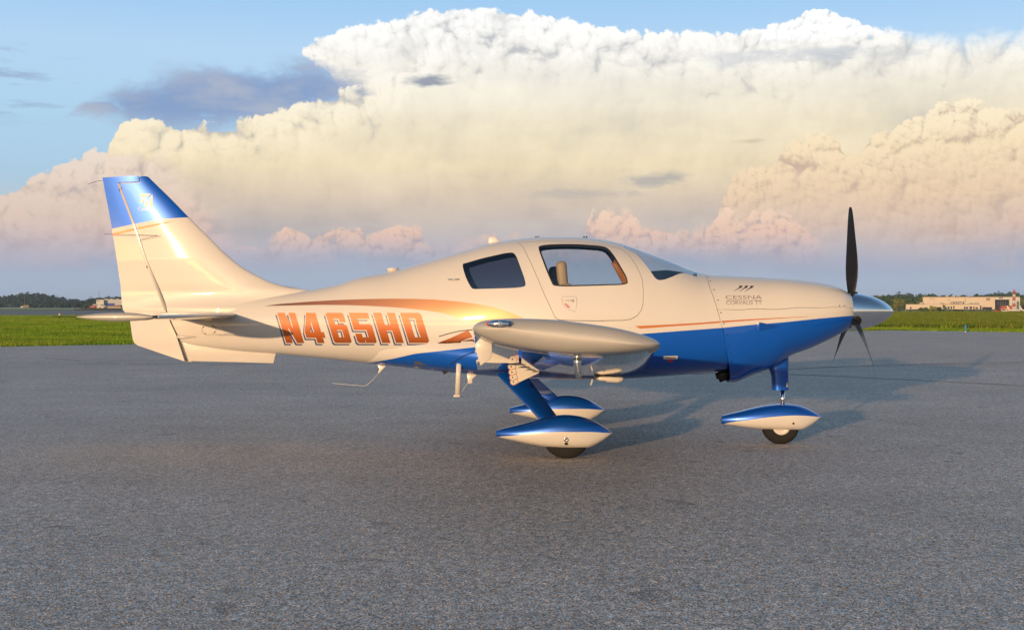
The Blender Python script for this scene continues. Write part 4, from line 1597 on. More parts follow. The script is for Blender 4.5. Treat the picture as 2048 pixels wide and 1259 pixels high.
def inset(poly, d):
    """Pull a closed outline inward by d."""
    n = len(poly)
    A = sum(poly[i][0] * poly[(i + 1) % n][1] - poly[(i + 1) % n][0] * poly[i][1] for i in range(n))
    sgn = 1 if A > 0 else -1
    out = []
    for i in range(n):
        a, b, c = np.array(poly[i - 1]), np.array(poly[i]), np.array(poly[(i + 1) % n])
        t1, t2 = b - a, c - b
        n1 = np.array((-t1[1], t1[0])) / max(np.linalg.norm(t1), 1e-9)
        n2 = np.array((-t2[1], t2[0])) / max(np.linalg.norm(t2), 1e-9)
        m_ = n1 + n2
        m_ /= max(np.linalg.norm(m_), 1e-9)
        k = d / max(m_.dot(n1), 0.4)
        out.append(tuple(b + m_ * k * sgn))
    return out


for far in (False, True):
    # doors and side windows, each side its own object
    def one(name, outline, holes, mat, parent, **kw):
        o = skin(name, FUS, outline, holes, mat, parent, mirror=False, **kw)
        if far:
            o.data.transform(Matrix.Scale(-1, 4, (0, 1, 0)))
            o.data.flip_normals()
        return o
    d = one('door', inset(door_o, gap), [win_door], M['airframe'], plane, step=0.045, thick=0.028, edge=0.02, lining=M['cabin'])
    one('door_window', win_door, [], M['clear'], d, step=0.06, thick=0, offset=-0.006, edge=0.02)
    one('window_seal', win_door, [inset(win_door, 0.010)], M['seal'], d, step=0.5, thick=0.004, offset=-0.004, edge=0.02)
    one('door_seal', inset(door_o, -0.012), [inset(door_o, 0.012)], M['seal'], plane, step=0.5, thick=0.006, offset=-0.014, edge=0.02)
    one('rear_window', win_rear, [], M['smoked'], plane, step=0.06, thick=0, offset=-0.004, edge=0.02)
wsd = skin('windshield', FUS, [(xs(1242), H)] + wind[1:-1] + [(xs(1394), H)], [], M['clear'], step=0.05, thick=0, offset=-0.003, edge=0.02)

# ---- cowling
s_c = dom(COWL, [(1409, 549), (1420, 578), (1434, 618), (1441, 644), (1448, 669.5), (1453, 700), (1457, 726), (1460, 755)])
s_c = [(s_c[0][0] - 0.012 + gap, H)] + [(x + gap, t) for x, t in s_c] + [(s_c[-1][0] + 0.015, -H)]
x1 = xs(1696.5)
cut = dom(COWL, [(1436.5, 619), (1500, 617.6), (1580, 616.2), (1640, 615.2), (1690, 614.2)])
cut = [(s_c[3][0] - .0, s_c[3][1])] + cut[1:] + [(x1, cut[-1][1] - .002)]
up_o = [p for p in s_c[:4]] + [(x, t + 0.0025) for x, t in cut[1:]] + [(x1, H)]
i_cut = 3
lo_o = [(cut[0][0] + .001, cut[0][1] - 0.0025)] + [p for p in s_c[4:]] + [(x1, -H)] + [(x, t - 0.0025) for x, t in reversed(cut[1:])]
cg = np.concatenate([np.arange(1.85, 3.0, .045), np.arange(3.0, 3.3, .018)])
cowl_up = skin('upper_cowling', COWL, up_o, [], M['airframe'], step=0.045, thick=0.012, edge=0.02, gx=cg)
cowl_lo = skin('lower_cowling', COWL, lo_o, [], M['airframe'], step=0.045, thick=0.012, edge=0.02, gx=cg)
# dark liner seen through the panel gaps, and the front bulkhead
lin_o = [(xs(1404), H)] + [(x - .03 if t > 0.0 else x + .02, t) for x, t in s_c[1:-1]] + [(xs(1468), -H), (x1 - .01, -H), (x1 - .01, H)]
skin('cowling_liner', COWL, lin_o, [], M['seal'], step=0.09, thick=0, offset=-0.012, edge=0.05)
th = np.linspace(-math.pi / 2, math.pi / 2, 25)
ring = COWL.point(np.full(25, x1 - .002), th)
ring = [tuple(p) for p in ring] + [(p[0], -p[1], p[2]) for p in ring[::-1][1:-1]]
hubz = unproj(1700, 622.5, 0).z
mb = MB()
cen = [(x1 + 0.004, p[1] * .7, hubz + (p[2] - hubz) * .7) for p in ring]
n = len(ring)
mb.quads(ring + cen, [(i, (i + 1) % n, n + (i + 1) % n, n + i) for i in range(n)], True)
mb.quads(cen, [tuple(range(n))])
mb.build('cowling_nose', M['airframe'], plane)

# fasteners along the seam and the belly drain masts
mb = MB()
for (px, py) in ((1417, 554), (1421, 561.5), (1428, 579), (1442, 625), (1448, 646.5), (1454, 668.5), (1457, 688), (1461.5, 706.5), (1462.5, 721), (1679, 611), (1689, 611), (1436, 600)):
    bd = COWL
    x, t = bd.pick(px, py)
    p, nn = bd.point(x, t), bd.normal(np.array([x]), np.array([t]))[0]
    a = Vector(nn).to_track_quat('Z', 'Y').to_matrix().to_4x4()
    prof = [(0.0062, 0.0), (0.0058, 0.0018), (0.0, 0.0022)]
    tmp = MB().lathe(prof, 8)
    mb.quads([Vector(p) + a @ Vector(v) for v in tmp.v], tmp.f)
mb.build('cowl_fasteners', M['black'], plane)

# ---- stripes and graphics
mm, s, b, _ = material('copper_fade_paint')
P = s.node('ShaderNodeTexCoord').outputs['Object']
x, y, z = s.sep(P)
c = s.ramp(s.step(x, -2.4, 0.1, smooth=False), [(0, (0.12, 0.06, 0.05)), (0.35, (0.29, 0.125, 0.075)), (0.65, (0.46, 0.215, 0.09)), (1, (0.48, 0.24, 0.10))])
s.put(b.inputs['Base Color'], c)
b.inputs['Metallic'].default_value = 0.1
b.inputs['Specular IOR Level'].default_value = 0.15
b.inputs['Roughness'].default_value = 0.35
b.inputs['Coat Weight'].default_value = 0.7
b.inputs['Coat Roughness'].default_value = 0.04
M['copper_fade'] = mm
decal('copper_swoosh', FUS, [(528, 611.8), (560, 607.5), (615, 603.3), (669, 600), (723, 598), (780, 597), (831, 597.3), (872, 599), (912, 602.3), (950, 607), (988, 614), (1015, 622.5), (1045, 635),
                             (1043, 645), (985, 646), (936, 640), (885, 625.5), (845, 619.5), (804, 615.5), (760, 612.5), (723, 610.8), (690, 609.8), (642, 609.4), (590, 610.4)], M['copper_fade'], edge=0.03)
decal('copper_stripe', FUS, [(1270, 651.6), (1340, 648.6), (1400, 645.0), (1440, 641.8), (1440, 645.2), (1400, 648.3), (1340, 652.5), (1280, 656.8)], M['copper'], edge=0.015)
decal('copper_stripe', COWL, [(1443, 641.4), (1500, 638), (1560, 635), (1617, 632.3), (1617, 632.8), (1560, 636.4), (1500, 640.6), (1443, 645.0)], M['copper'], edge=0.015)

# registration letters
mm, s, b, _ = material('registration_paint')
P = s.node('ShaderNodeTexCoord').outputs['Object']
x, y, z = s.sep(P)
zl = [float(FUS.point(*FUS.pick(700, q))[2]) for q in (686, 625)]
s.put(b.inputs['Base Color'], s.ramp(s.step(z, zl[0], zl[1], smooth=False), [(0, (0.19, 0.048, 0.008)), (0.45, (0.40, 0.095, 0.014)), (1, (0.62, 0.205, 0.055))]))
b.inputs['Roughness'].default_value = 0.4
b.inputs['Coat Weight'].default_value = 0.6
b.inputs['Specular IOR Level'].default_value = 0.2
M['reg'] = mm
GLY = {
    'N': ([(0, 0), (0, 1), (.40, 1), (.64, .47), (.64, 1), (1, 1), (1, 0), (.62, 0), (.36, .55), (.36, 0)], []),
    '4': ([(.50, 0), (.50, .17), (0, .17), (0, .36), (.38, 1), (.86, 1), (.86, .36), (1, .36), (1, .17), (.86, .17), (.86, 0)], [[(.30, .36), (.50, .36), (.50, .72)]]),
    '6': ([(.08, 1), (.92, 1), (1, .95), (1, .69), (.66, .69), (.66, .80), (.36, .80), (.36, .61), (.92, .61), (1, .56), (1, .05), (.92, 0), (.08, 0), (0, .05), (0, .95)], [[(.36, .19), (.66, .19), (.66, .43), (.36, .43)]]),
    '5': ([(0, 1), (.98, 1), (.98, .80), (.36, .80), (.36, .62), (.92, .62), (1, .57), (1, .05), (.92, 0), (.08, 0), (0, .05), (0, .31), (.34, .31), (.34, .19), (.65, .19), (.65, .43), (0, .43)], []),
    'H': ([(0, 0), (0, 1), (.38, 1), (.38, .60), (.64, .60), (.64, 1), (1, 1), (1, 0), (.64, 0), (.64, .41), (.38, .41), (.38, 0)], []),
    'D': ([(0, 0), (0, 1), (.90, 1), (1, .93), (1, .07), (.90, 0)], [[(.37, .19), (.65, .19), (.65, .81), (.37, .81)]]),
}
for ch, tlx, bw in (('N', 275, 132), ('4', 437, 140), ('6', 632, 130), ('5', 806, 142), ('H', 985, 160), ('D', 1185, 152)):
    out, holes = GLY[ch]

    def place(pt, dx=0.0, dy=0.0):
        u, v = pt
        yb = 686 + (1 - v) * 222
        return (480 + (tlx + (1 - v) * 68 + u * bw) / 3.703 + dx, 440 + yb / 3.703 + dy)
    r = None
    for nm, dx, dy, mt, lift in (('letter', 0, 0, 'reg', 0.0030), ('letter_outline', -1.3, 1.9, 'white', 0.0024), ('letter_shadow', -3.6, 4.6, 'navy', 0.0018)):
        o = decal(nm, FUS, [place(q, dx, dy) for q in out], M[mt], plane if r is None else r, lift, 0.08, [[place(q, dx, dy) for q in h] for h in holes], edge=0.04)
        r = r or o


text_decal('cowling_lettering', 'CESSNA', COWL, 1451, 598, 73, 7.4, M['grey_print'], plane)
text_decal('cowling_lettering', 'CORVALIS TT', COWL, 1452.5, 609, 71, 7.6, M['grey_print'], plane)
decal('lettering_rule', COWL, [(1451, 600.2), (1524, 600.2), (1524, 601), (1451, 601)], M['grey_print'])
for k, (a, b_) in enumerate(((1466, 0), (1477, 1.0), (1488, 2))):
    decal('bolt_emblem', COWL, [(a, 583.5 + b_ * .4), (a + 13, 574 - .2 * b_), (a + 12.2, 571 + .1 * b_), (a + 20, 571.2 + .2 * b_), (a + 15, 577), (a + 14.5, 575.6)], M['dark_print'], edge=0.02)
# warning placards
pl = decal('tie_down_placard', FUS, [(1327, 711.5), (1355, 711), (1355, 717.6), (1327, 718)], M['white'])
decal('placard_arrow', FUS, [(1337, 717), (1345, 717), (1345, 719.5), (1348, 719.5), (1341, 724.5), (1334, 719.5), (1337, 719.5)], M['red'], pl, 0.0018)
decal('placard_text', FUS, [(1330, 713.4), (1352, 713.0), (1352, 715.4), (1330, 715.8)], M['grey_print'], pl, 0.0018)

# door handle: recessed pocket, pull bar and red instruction print
dn = [o for o in plane.children if o.name == 'door'][0]
pk = decal('handle_recess', FUS, [(1124, 594.5), (1126, 593), (1151, 593), (1153, 595), (1153, 610), (1151, 622.5), (1142, 620), (1130, 612), (1125, 604)], M['white'], dn, 0.0008)
decal('handle_rim', FUS, [(1123, 595), (1126, 592.3), (1151, 592.3), (1154, 595), (1153.6, 611), (1151, 623.3), (1141.5, 620.6), (1129.4, 612.5), (1124, 604)], M['grey_print'], dn, 0.0006,
      holes=[[(1124.3, 595.3), (1126.3, 593.3), (1150.6, 593.3), (1152.6, 595.4), (1152.4, 610.6), (1150.4, 622), (1142, 619.6), (1130.3, 611.8), (1125.2, 604)]], step=.5, edge=.05)
mb = MB()
pts = [FUS.point(*FUS.pick(q, 600)) + np.array([0, -0.004, 0]) for q in (1127, 1134, 1141, 1147)]
mb.tube(pts, [0.011, .014, .014, .011], 10, flat=(1, .5))
mb.build('door_handle', M['white'], dn)
decal('handle_print', FUS, [(1129, 607), (1131, 606), (1141, 614.5), (1136, 614.5)], M['red'], dn, 0.0016)
mb = MB()
p = FUS.point(*FUS.pick(1146, 601))
mb.box((p[0] - .004, p[1] - .012, p[2] - .012), (p[0] + .004, p[1], p[2] + .012))
mb.build('door_lock', M['chrome'], dn, bevel=.002)

# ---- cabin interior
def seat(y, zt, mt, x=0.02):
    st = MB()
    st.box((x - .02, y - .22, .82), (x + .46, y + .22, .95))
    R = Matrix.Translation((x, y, .93)) @ Matrix.Rotation(math.radians(-9), 4, 'Y')
    st.box((-.05, -.21, 0), (.07, .21, .60), R)
    o = st.build('seat', M[mt], plane, bevel=.035, seg=3)
    hd = MB()
    R2 = Matrix.Translation((x - .10, y, zt - .30)) @ Matrix.Rotation(math.radians(-5), 4, 'Y')
    hd.box((-.048, -.13, 0), (.052, .13, .30), R2)
    hd.build('headrest', M[mt], o, bevel=.04, seg=4)
    return o


hx = unproj(1127, 540, -.28)
seat(-.28, unproj(1127, 522.5, -.28).z, 'tan', x=hx.x + .10)
hx2 = unproj(1112, 540, .28)
seat(.28, unproj(1111, 533, .28).z, 'grey_leather', x=hx2.x + .10)
pnl = MB()
pz = unproj(1330, 541, 0).z
sec = [(xs(1298), pz - .015, .40), (xs(1330), pz - .004, .34), (xs(1366), pz - .022, .20)]
v = []
for x_, z_, w_ in sec:
    v += [(x_, -w_, z_), (x_, w_, z_), (x_, w_ + .05, z_ - .10), (x_, w_ + .05, z_ - .28), (x_, -w_ - .05, z_ - .28), (x_, -w_ - .05, z_ - .10)]
f = [(i * 6 + j, i * 6 + (j + 1) % 6, i * 6 + 6 + (j + 1) % 6, i * 6 + 6 + j) for i in range(2) for j in range(6)] + [tuple(range(6)), tuple(range(12, 18))]
pnl.quads(v, f)
pnl.build('instrument_panel', M['glare'], plane, bevel=.008)
fl = MB()
fl.box((-.9, -.40, .76), (1.5, .40, .80))
fl.box((-.80, -.40, .78), (-.76, .40, 1.45))
fl.build('cabin_floor', M['cabin'], plane)
for sy in (-1, 1):
    tr = MB()
    pts = [FUS.point(*FUS.pick(*q)) for q in ((1236, 518), (1250, 540), (1262, 560), (1264, 585), (1264, 605))]
    pts = [(p[0] + .0, -sy * (p[1] + .075), p[2]) for p in pts]
    tr.tube(pts, .042, 10)
    tr.build('pillar_trim', M['brown_trim'], plane)

# ---- fin, rudder, ventral fin
LE = pchip(*zip(*[(unproj(a, b, 0).z, unproj(a, b, 0).x) for a, b in
                  ((295, 352), (304, 361), (342, 398), (378, 435), (419, 475.5), (454, 510), (489, 537), (515, 551), (547, 566), (585, 575), (640, 583), (660, 600), (640, 640), (600, 690), (560, 730))]))
TE = pchip(*zip(*[(unproj(a, b, 0).z, unproj(a, b, 0).x) for a, b in ((204, 352), (224, 458), (241, 573), (246, 619), (259, 638), (266, 680), (280, 700), (290, 730))]))


def fin_t(x, z):
    le, te = LE(z), TE(z)
    c = np.maximum(le - te, .05)
    u = np.clip((le - x) / c, 0, 1)
    ce = np.minimum(c, 1.15)
    tt = .095
    t = 5 * tt * ce * (.2969 * np.sqrt(u) - .126 * u - .3516 * u ** 2 + .2843 * u ** 3 - .1036 * u ** 4)
    zr = 1.29
    t = t + .05 * np.exp(-np.maximum(z - zr, 0) / .07) * np.clip(u * 3, 0, 1) * np.clip((1 - u) * 2.2, 0, 1)
    return np.maximum(t, .0004)


def blade_solid(name, pts, mat, parent=plane, step=.03, loc=None, thick=None):
    """Symmetric solid from a side outline: both faces follow the aerofoil thickness."""
    poly = [(unproj(a, b, 0).x, unproj(a, b, 0).z) for a, b in pts]
    # straighten the leading edge in the flat domain so that the nose is finely sampled
    tf = thick or fin_t

    def to(p):
        le, te = float(LE(p[1])), float(TE(p[1]))
        u = (le - p[0]) / max(le - te, .05)
        u = min(max(u, 0), 1)
        return (math.acos(1 - 2 * u) * .35, p[1])
    D = [to(p) for p in dense(poly, .04)]
    V, F, loops = region(D, (), step, .05)
    u = (1 - np.cos(V[:, 0] / .35)) / 2
    le, te = LE(V[:, 1]), TE(V[:, 1])
    x = le - u * np.maximum(le - te, .05)
    t = tf(x, V[:, 1])
    n = len(V)
    A, B = np.stack([x, -t, V[:, 1]], 1), np.stack([x, t, V[:, 1]], 1)
    f0 = F[0]
    g = np.cross(A[f0[1]] - A[f0[0]], A[f0[2]] - A[f0[0]])
    Fa = F if g[1] < 0 else F[:, ::-1]
    faces = [tuple(f) for f in Fa] + [tuple(f[::-1] + n) for f in Fa]
    e = 2e-3
    xn = le - np.minimum(u, .93) * np.maximum(le - te, .05)      # slopes are read just inside the trailing edge
    d = (tf(xn, V[:, 1] + e) - tf(xn, V[:, 1] - e)) / (2 * e)
    dx = (tf(xn + e, V[:, 1]) - tf(xn - e, V[:, 1])) / (2 * e)
    dx = np.clip(dx, -8, 8)
    N = np.stack([-dx, -np.ones(n), -d], 1)
    N /= np.linalg.norm(N, axis=1, keepdims=True)
    N2 = N * np.array([1, -1, 1])
    verts, norms = [A, B], [N, N2]
    b = 2 * n
    third = {}
    for f_ in F:
        for a_ in range(3):
            third[frozenset((f_[a_], f_[(a_ + 1) % 3]))] = f_[(a_ + 2) % 3]
    for l in loops:
        for i, j in zip(l, l[1:] + l[:1]):
            if (u[i] < .002 and u[j] < .002) or (u[i] > .985 and u[j] > .985):
                continue
            verts.append(np.array([A[i], A[j], B[j], B[i]]))
            q = np.cross(A[j] - A[i], B[i] - A[i])
            q = q / max(np.linalg.norm(q), 1e-9)
            c = np.array([x.mean(), 0, V[:, 1].mean()])
            t3 = third.get(frozenset((i, j)))
            if t3 is not None and q.dot(A[t3] - A[i]) > 0:
                q = -q
            norms.append(np.array([q] * 4))
            faces.append((b, b + 1, b + 2, b + 3))
            b += 4
    o = make(name, np.concatenate(verts), faces, parent, mat, True, np.concatenate(norms))
    return o


fin = blade_solid('fin', [(282, 361), (281, 354.5), (284, 352.6), (293, 352.6), (298, 355), (304, 361), (342, 398), (378, 435), (419, 475.5), (454, 510), (489, 537), (515, 551), (547, 566),
                          (585, 575), (640, 583), (640, 600), (600, 640), (345, 640), (336.5, 619), (297.5, 526), (270.5, 448), (240, 368), (282, 366)], M['airframe'])
rud = blade_solid('rudder', [(204, 355.2), (240, 353), (275, 351.8), (278.5, 354), (279.2, 363), (237, 365.3), (268, 448), (295, 526), (334, 619), (343.6, 644), (355.6, 669), (373.5, 721.5),
                             (330, 708), (276, 690.5), (268.5, 686), (265.5, 678), (259, 638), (246, 619), (239, 577), (241.5, 573), (224, 458)], M['airframe'])


def flat_t(x, z):
    return np.full(np.shape(x), .011)


o = MB()
vp = [(unproj(a, b, 0).x, unproj(a, b, 0).z) for a, b in ((375.5, 721.5), (386, 721.8), (480, 724), (547.5, 726), (554, 700), (480, 690), (372, 676), (358, 669))]
o.prism(vp, -.011, .011)
o.build('ventral_fin', M['white'], plane, bevel=.004)
# hinge gap seal, hinge brackets and the little fittings of the tail
mb = MB()
pts = [unproj(a, b, 0) for a, b in ((238, 367), (269.3, 448), (296.3, 526), (335, 619))]
for p in pts:
    p.y = -float(fin_t(p.x, p.z)) * 1.0 + .008
mb.tube(pts, .0165, 12)
mb.build('hinge_seal', M['white'], plane)
mb = MB()
pts = [unproj(a, b, 0) for a, b in ((344.5, 643), (356.5, 669), (374.3, 720))]
for p in pts:
    p.y = -.018
mb.tube(pts, .011, 8)
mb.build('hinge_seal', M['white'], plane)
for (px, py) in ((242, 379), (298, 533)):
    mb = MB()
    p = unproj(px, py, 0)
    t = float(fin_t(p.x, p.z))
    mb.box((p.x - .014, -t - .006, p.z - .016), (p.x + .014, t + .006, p.z + .016))
    mb.build('hinge_bracket', M['black'], plane, bevel=.003)
mb = MB()
p = unproj(356, 681, 0)
mb.box((p.x - .02, -.034, p.z - .018), (p.x + .02, .034, p.z + .018), Matrix.Translation((p.x, 0, p.z)) @ Matrix.Rotation(.35, 4, 'Y') @ Matrix.Translation((-p.x, 0, -p.z)))
mb.build('hinge_bracket', M['black'], plane, bevel=.003)
mb = MB()
a, b_ = unproj(356, 673, 0), unproj(398, 673, 0)
mb.tube([(a.x, -.035, a.z), ((a.x * .7 + b_.x * .3), -.045, a.z - .002), (b_.x, -.060, b_.z)], [.020, .017, .003], 12)
mb.build('hinge_fairing', M['white'], plane)
mb = MB()
p = unproj(380, 721, 0)
mb.tube([(p.x - .03, 0, p.z), (p.x + .03, 0, p.z)], .012, 10)
mb.build('tail_skid', M['white'], plane)


def wire(name, pts, r, mat='black', parent=plane, n=6):
    mb = MB()
    mb.tube(pts, r, n)
    return mb.build(name, M[mat], parent)


def pp(l, y):
    return [unproj(a, b, y) for a, b in l]


wire('static_wick', pp([(205, 361), (196, 362), (186, 364.5), (176, 368.5)], 0), .0022)
wire('tail_antenna', [unproj(209, 468, -.09), unproj(315, 470.5, -.09)], .0019)
wire('tail_antenna', [unproj(275, 481, -.05), unproj(315, 470.5, -.09)], .0019)
# stripe and emblem on the fin


def fin_pt(px, py, lift=.0012):
    y = 0
    for _ in range(6):
        p = unproj(px, py, y)
        y = -float(fin_t(p.x, p.z)) - lift
    return (p.x, p.y, p.z)


def fin_decal(name, pts, mat, parent):
    D = dense(pts, 4)
    V, F, _ = region(D, (), 6, 4)
    return make(name, [fin_pt(*v) for v in V], [tuple(f) for f in F], parent, mat, True, [(.02, -1, .02)] * len(V))


fin_decal('copper_stripe', [(274.5, 454.2), (300, 450), (322, 446), (355, 440.6), (330, 446.5), (300, 453.5), (275.8, 458.6)], M['copper'], fin)
fin_decal('copper_stripe', [(224.8, 466.6), (271.3, 455.2), (272.6, 459.6), (250, 465), (225.8, 470.8)], M['copper'], rud)
EM = [[(280, 387), (302, 387), (293.5, 394.8), (280, 394.8)], [(280.3, 398), (292.5, 398), (286, 404), (282, 406.5), (280.3, 406.5)], [(303, 389), (305.2, 390), (305.2, 413), (298.6, 413), (298.6, 397)],
      [(295.6, 399), (295.6, 413), (287.6, 413), (289, 407)]]
for e in EM:
    fin_decal('fin_emblem', e, M['white'], fin)
text_decal('fin_lettering', 'Cessna', None, 276, 421, 29, 7.2, M['white'], fin, mapper=lambda a, b: fin_pt(a, b, .0014))

# ---- tailplane
def foil(u, tt):
    return 5 * tt * (.2969 * math.sqrt(u) - .126 * u - .3516 * u * u + .2843 * u ** 3 - .1036 * u ** 4)


def loft(name, secs, mat, parent=plane, u0=0.0, u1=1.0, m=18, mirror=False, close=True):
    """secs: (y, xLE, xTE, z, thickness ratio, twist-free camber). Surface between chord fractions u0..u1."""
    us = [u0 + (u1 - u0) * (1 - math.cos(math.pi * k / m)) / 2 for k in range(m + 1)]
    rings = []
    for y, xl, xt, z, tt in secs:
        c = xl - xt
        r = [(xl - c * u, y, z + c * foil(u, tt)) for u in us]
        r += [(xl - c * u, y, z - c * foil(u, tt) - .0004) for u in reversed(us)]
        rings.append(r)
    k = len(rings[0])
    v = [p for r in rings for p in r]
    f = [(i * k + j, i * k + (j + 1) % k, (i + 1) * k + (j + 1) % k, (i + 1) * k + j) for i in range(len(rings) - 1) for j in range(k)]
    mb = MB().quads(v, f, True)
    if close:
        mb.quads(rings[0], [tuple(range(k))])
        mb.quads(rings[-1], [tuple(range(k))])
    o = mb.build(name, mat, parent)
    sharp(o)
    if mirror:
        mirror_copy(o)
    return o


def sharp(o, deg=38):
    bm = bmesh.new()
    bm.from_mesh(o.data)
    for e in bm.edges:
        if len(e.link_faces) == 2 and e.calc_face_angle(0) > math.radians(deg):
            e.smooth = False
    bm.to_mesh(o.data)
    bm.free()


def mirror_copy(o, parent=None):
    c = o.copy()
    c.data = o.data.copy()
    c.data.transform(Matrix.Scale(-1, 4, (0, 1, 0)))
    c.data.flip_normals()
    c.parent = parent or o.parent
    col.objects.link(c)
    return c


hz = unproj(400, 629.6, 0).z
xr, xt_ = unproj(470, 629, -.1).x, unproj(308, 629.5, -2.05).x
xe = unproj(152, 629, -2.05).x
hsec = [(-.02, xr + .02, xe + .06, hz, .11), (-.25, xr, xe + .06, hz, .10), (-2.02, xt_ + .03, xe + .05, hz, .095)]
hs = loft('tailplane', hsec, M['white'], u0=0, u1=.62)
el_ = loft('elevator', [(s_[0] if i else -.13, s_[1], s_[2], s_[3], s_[4]) for i, s_ in enumerate(hsec)][1:], M['white'], u0=.635, u1=1)
# rounded tip of the elevator with its horn
mb = MB()
prof = [(0, .0), (.03, .30), (.10, .55), (.22, .82), (.38, 1.0), (.55, .97), (.72, .78), (.88, .42), (.97, .14), (1, .02)]
L = xt_ - xe
mb.tube([(xt_ - L * u, -2.055, hz - .002) for u, _ in prof], [max(r, .01) * .037 for _, r in prof], 16, flat=(1.0, 1.0), up=(0, 1, 0))
tip = mb.build('tailplane_tip', M['silver'], plane)
mb = MB()
mb.box((xt_ - .012, -2.05, hz - .012), (xt_ + .012, -1.98, hz + .012))
gapo = mb.build('tip_gap', M['seal'], plane)
wk = wire('static_wick', [(xe + .02, -2.055, hz - .004), (xe - .06, -2.055, hz - .002), (xe - .19, -2.055, hz + .001)], .0028)
wk2 = wire('static_wick', [(xe + .06, -1.9, hz - .006), (xe - .0, -1.9, hz - .010), (xe - .07, -1.9, hz - .022)], .0026)
for o in (hs, el_, tip, gapo, wk, wk2):
    mirror_copy(o)

# ---- wings
tipu = [(946, 655), (952, 647), (975, 639.5), (1030, 636.5), (1100, 638.5), (1160, 645), (1220, 653.5), (1260, 662), (1295, 672.5), (1315, 682), (1319.5, 687)]
tipl = [(1319.5, 687), (1312, 693), (1290, 698), (1250, 703), (1200, 705.5), (1150, 706), (1100, 702.5), (1050, 695.5), (1010, 688), (985, 681), (962, 671), (948, 660), (946, 655)]
YT, YR = -5.28, -.40
TU = [(unproj(a, b, YT).x, unproj(a, b, YT).z) for a, b in tipu]
TL = [(unproj(a, b, YT).x, unproj(a, b, YT).z) for a, b in tipl]
xLt, xTt = TU[-1][0], TU[0][0]
zu_t, zl_t = pchip(*zip(*TU)), pchip(*zip(*TL))
xLr, xTr = 1.27, -.30
zr_c = .765


def wing_z(y, u, low):
    """Height of the wing surface at span y (negative), chord fraction u."""
    s_ = (y - YR) / (YT - YR)
    e = s_ ** 1.6                                         # the tip shape fades in outboard
    c = xLr - xTr
    zr = zr_c + (-1 if low else 1) * c * foil(u, .145) * (0.92 if low else 1.08)
    dz = (zu_t(xLt) - zr_c)
    xt = xLt - (xLt - xTt) * u
    zt = float(zl_t(xt) if low else zu_t(xt)) - float(dz + zr_c)
    return zr_c + dz * s_ + (zr - zr_c) * (1 - e) + zt * e


def wing_x(y, u):
    s_ = (y - YR) / (YT - YR)
    return (xLr + (xLt - xLr) * s_) * (1 - u) + (xTr + (xTt - xTr) * s_) * u


def wing_piece(name, ys, u0, u1, mat_u, mat_l, m=20, droop=0.0, round_tip=False, bluff=True):
    us = [u0 + (u1 - u0) * (1 - math.cos(math.pi * k / m)) / 2 for k in range(m + 1)]
    rings = []
    for i, y in enumerate(ys):
        yy, k = y, 1.0
        if isinstance(y, tuple):
            yy, k = y
        ye = max(yy, YT)
        r = []
        for low, seq in ((False, us), (True, list(reversed(us)))):
            for u in seq:
                z = wing_z(ye, u, low)
                zc = (wing_z(ye, u, True) + wing_z(ye, u, False)) / 2
                x = wing_x(ye, u)
                xc = wing_x(ye, .42)
                z = zc + (z - zc) * k + (-.0006 if low else 0)
                z -= droop * max(0, u - u0)
                r.append((xc + (x - xc) * (1 - (1 - k) * .35), yy, z))
        rings.append(r)
    k = len(rings[0])
    v = [p for r in rings for p in r]
    f, mi = [], []
    for i in range(len(rings) - 1):
        for j in range(k):
            f.append((i * k + j, i * k + (j + 1) % k, (i + 1) * k + (j + 1) % k, (i + 1) * k + j))
            mi.append(1 if m < j < k - 1 else 0)
    n0 = len(f)
    f += [tuple(range(k)), tuple(range((len(rings) - 1) * k, len(rings) * k))]
    mi += [0, 0]
    me = bpy.data.meshes.new(name)
    me.from_pydata(v, [], f)
    me.polygons.foreach_set('material_index', np.array(mi, np.int32))
    me.polygons.foreach_set('use_smooth', [i < n0 for i in range(len(f))])
    me.update()
    bm = bmesh.new()
    bm.from_mesh(me)
    bmesh.ops.recalc_face_normals(bm, faces=bm.faces)
    for e in bm.edges:
        if len(e.link_faces) == 2 and e.calc_face_angle(0) > math.radians(40):
            e.smooth = False
    bm.to_mesh(me)
    bm.free()
    return link(name, me, plane, [mat_u, mat_l])


ysw = [YR - (YR + 4.95) * t * 1.0 for t in np.linspace(0, 1, 12)]
w_parts = []
w_parts.append(wing_piece('wing', ysw, 0, .74, M['white'], M['dark_gloss']))
w_parts.append(wing_piece('flap', [-.62, -1.4, -2.2, -2.95], .755, 1.0, M['white'], M['dark_gloss'], m=8, droop=.24))
w_parts.append(wing_piece('aileron', [-2.97, -3.6, -4.3, -4.93], .755, 1.0, M['white'], M['dark_gloss'], m=8))
tip_ys = [-4.965, -5.05, -5.15, -5.24, -5.28] + [(-5.30 - .085 * math.sin(t), math.cos(t)) for t in np.linspace(.12, 1.53, 14)]
w_parts.append(wing_piece('wing_tip', tip_ys, 0, 1, M['silver'], M['silver'], m=30))


def on_low(px, py, u=.5):
    """Point of the underside seen at a pixel: walk in from the tip until the surface is met."""
    for y in np.arange(YT + .1, YR, .01):
        p = unproj(px, py, y)
        u = min(max((wing_x(y, 0) - p.x) / (wing_x(y, 0) - wing_x(y, 1)), .02), .98)
        if wing_z(y, u, True) <= p.z:
            return p
    return p


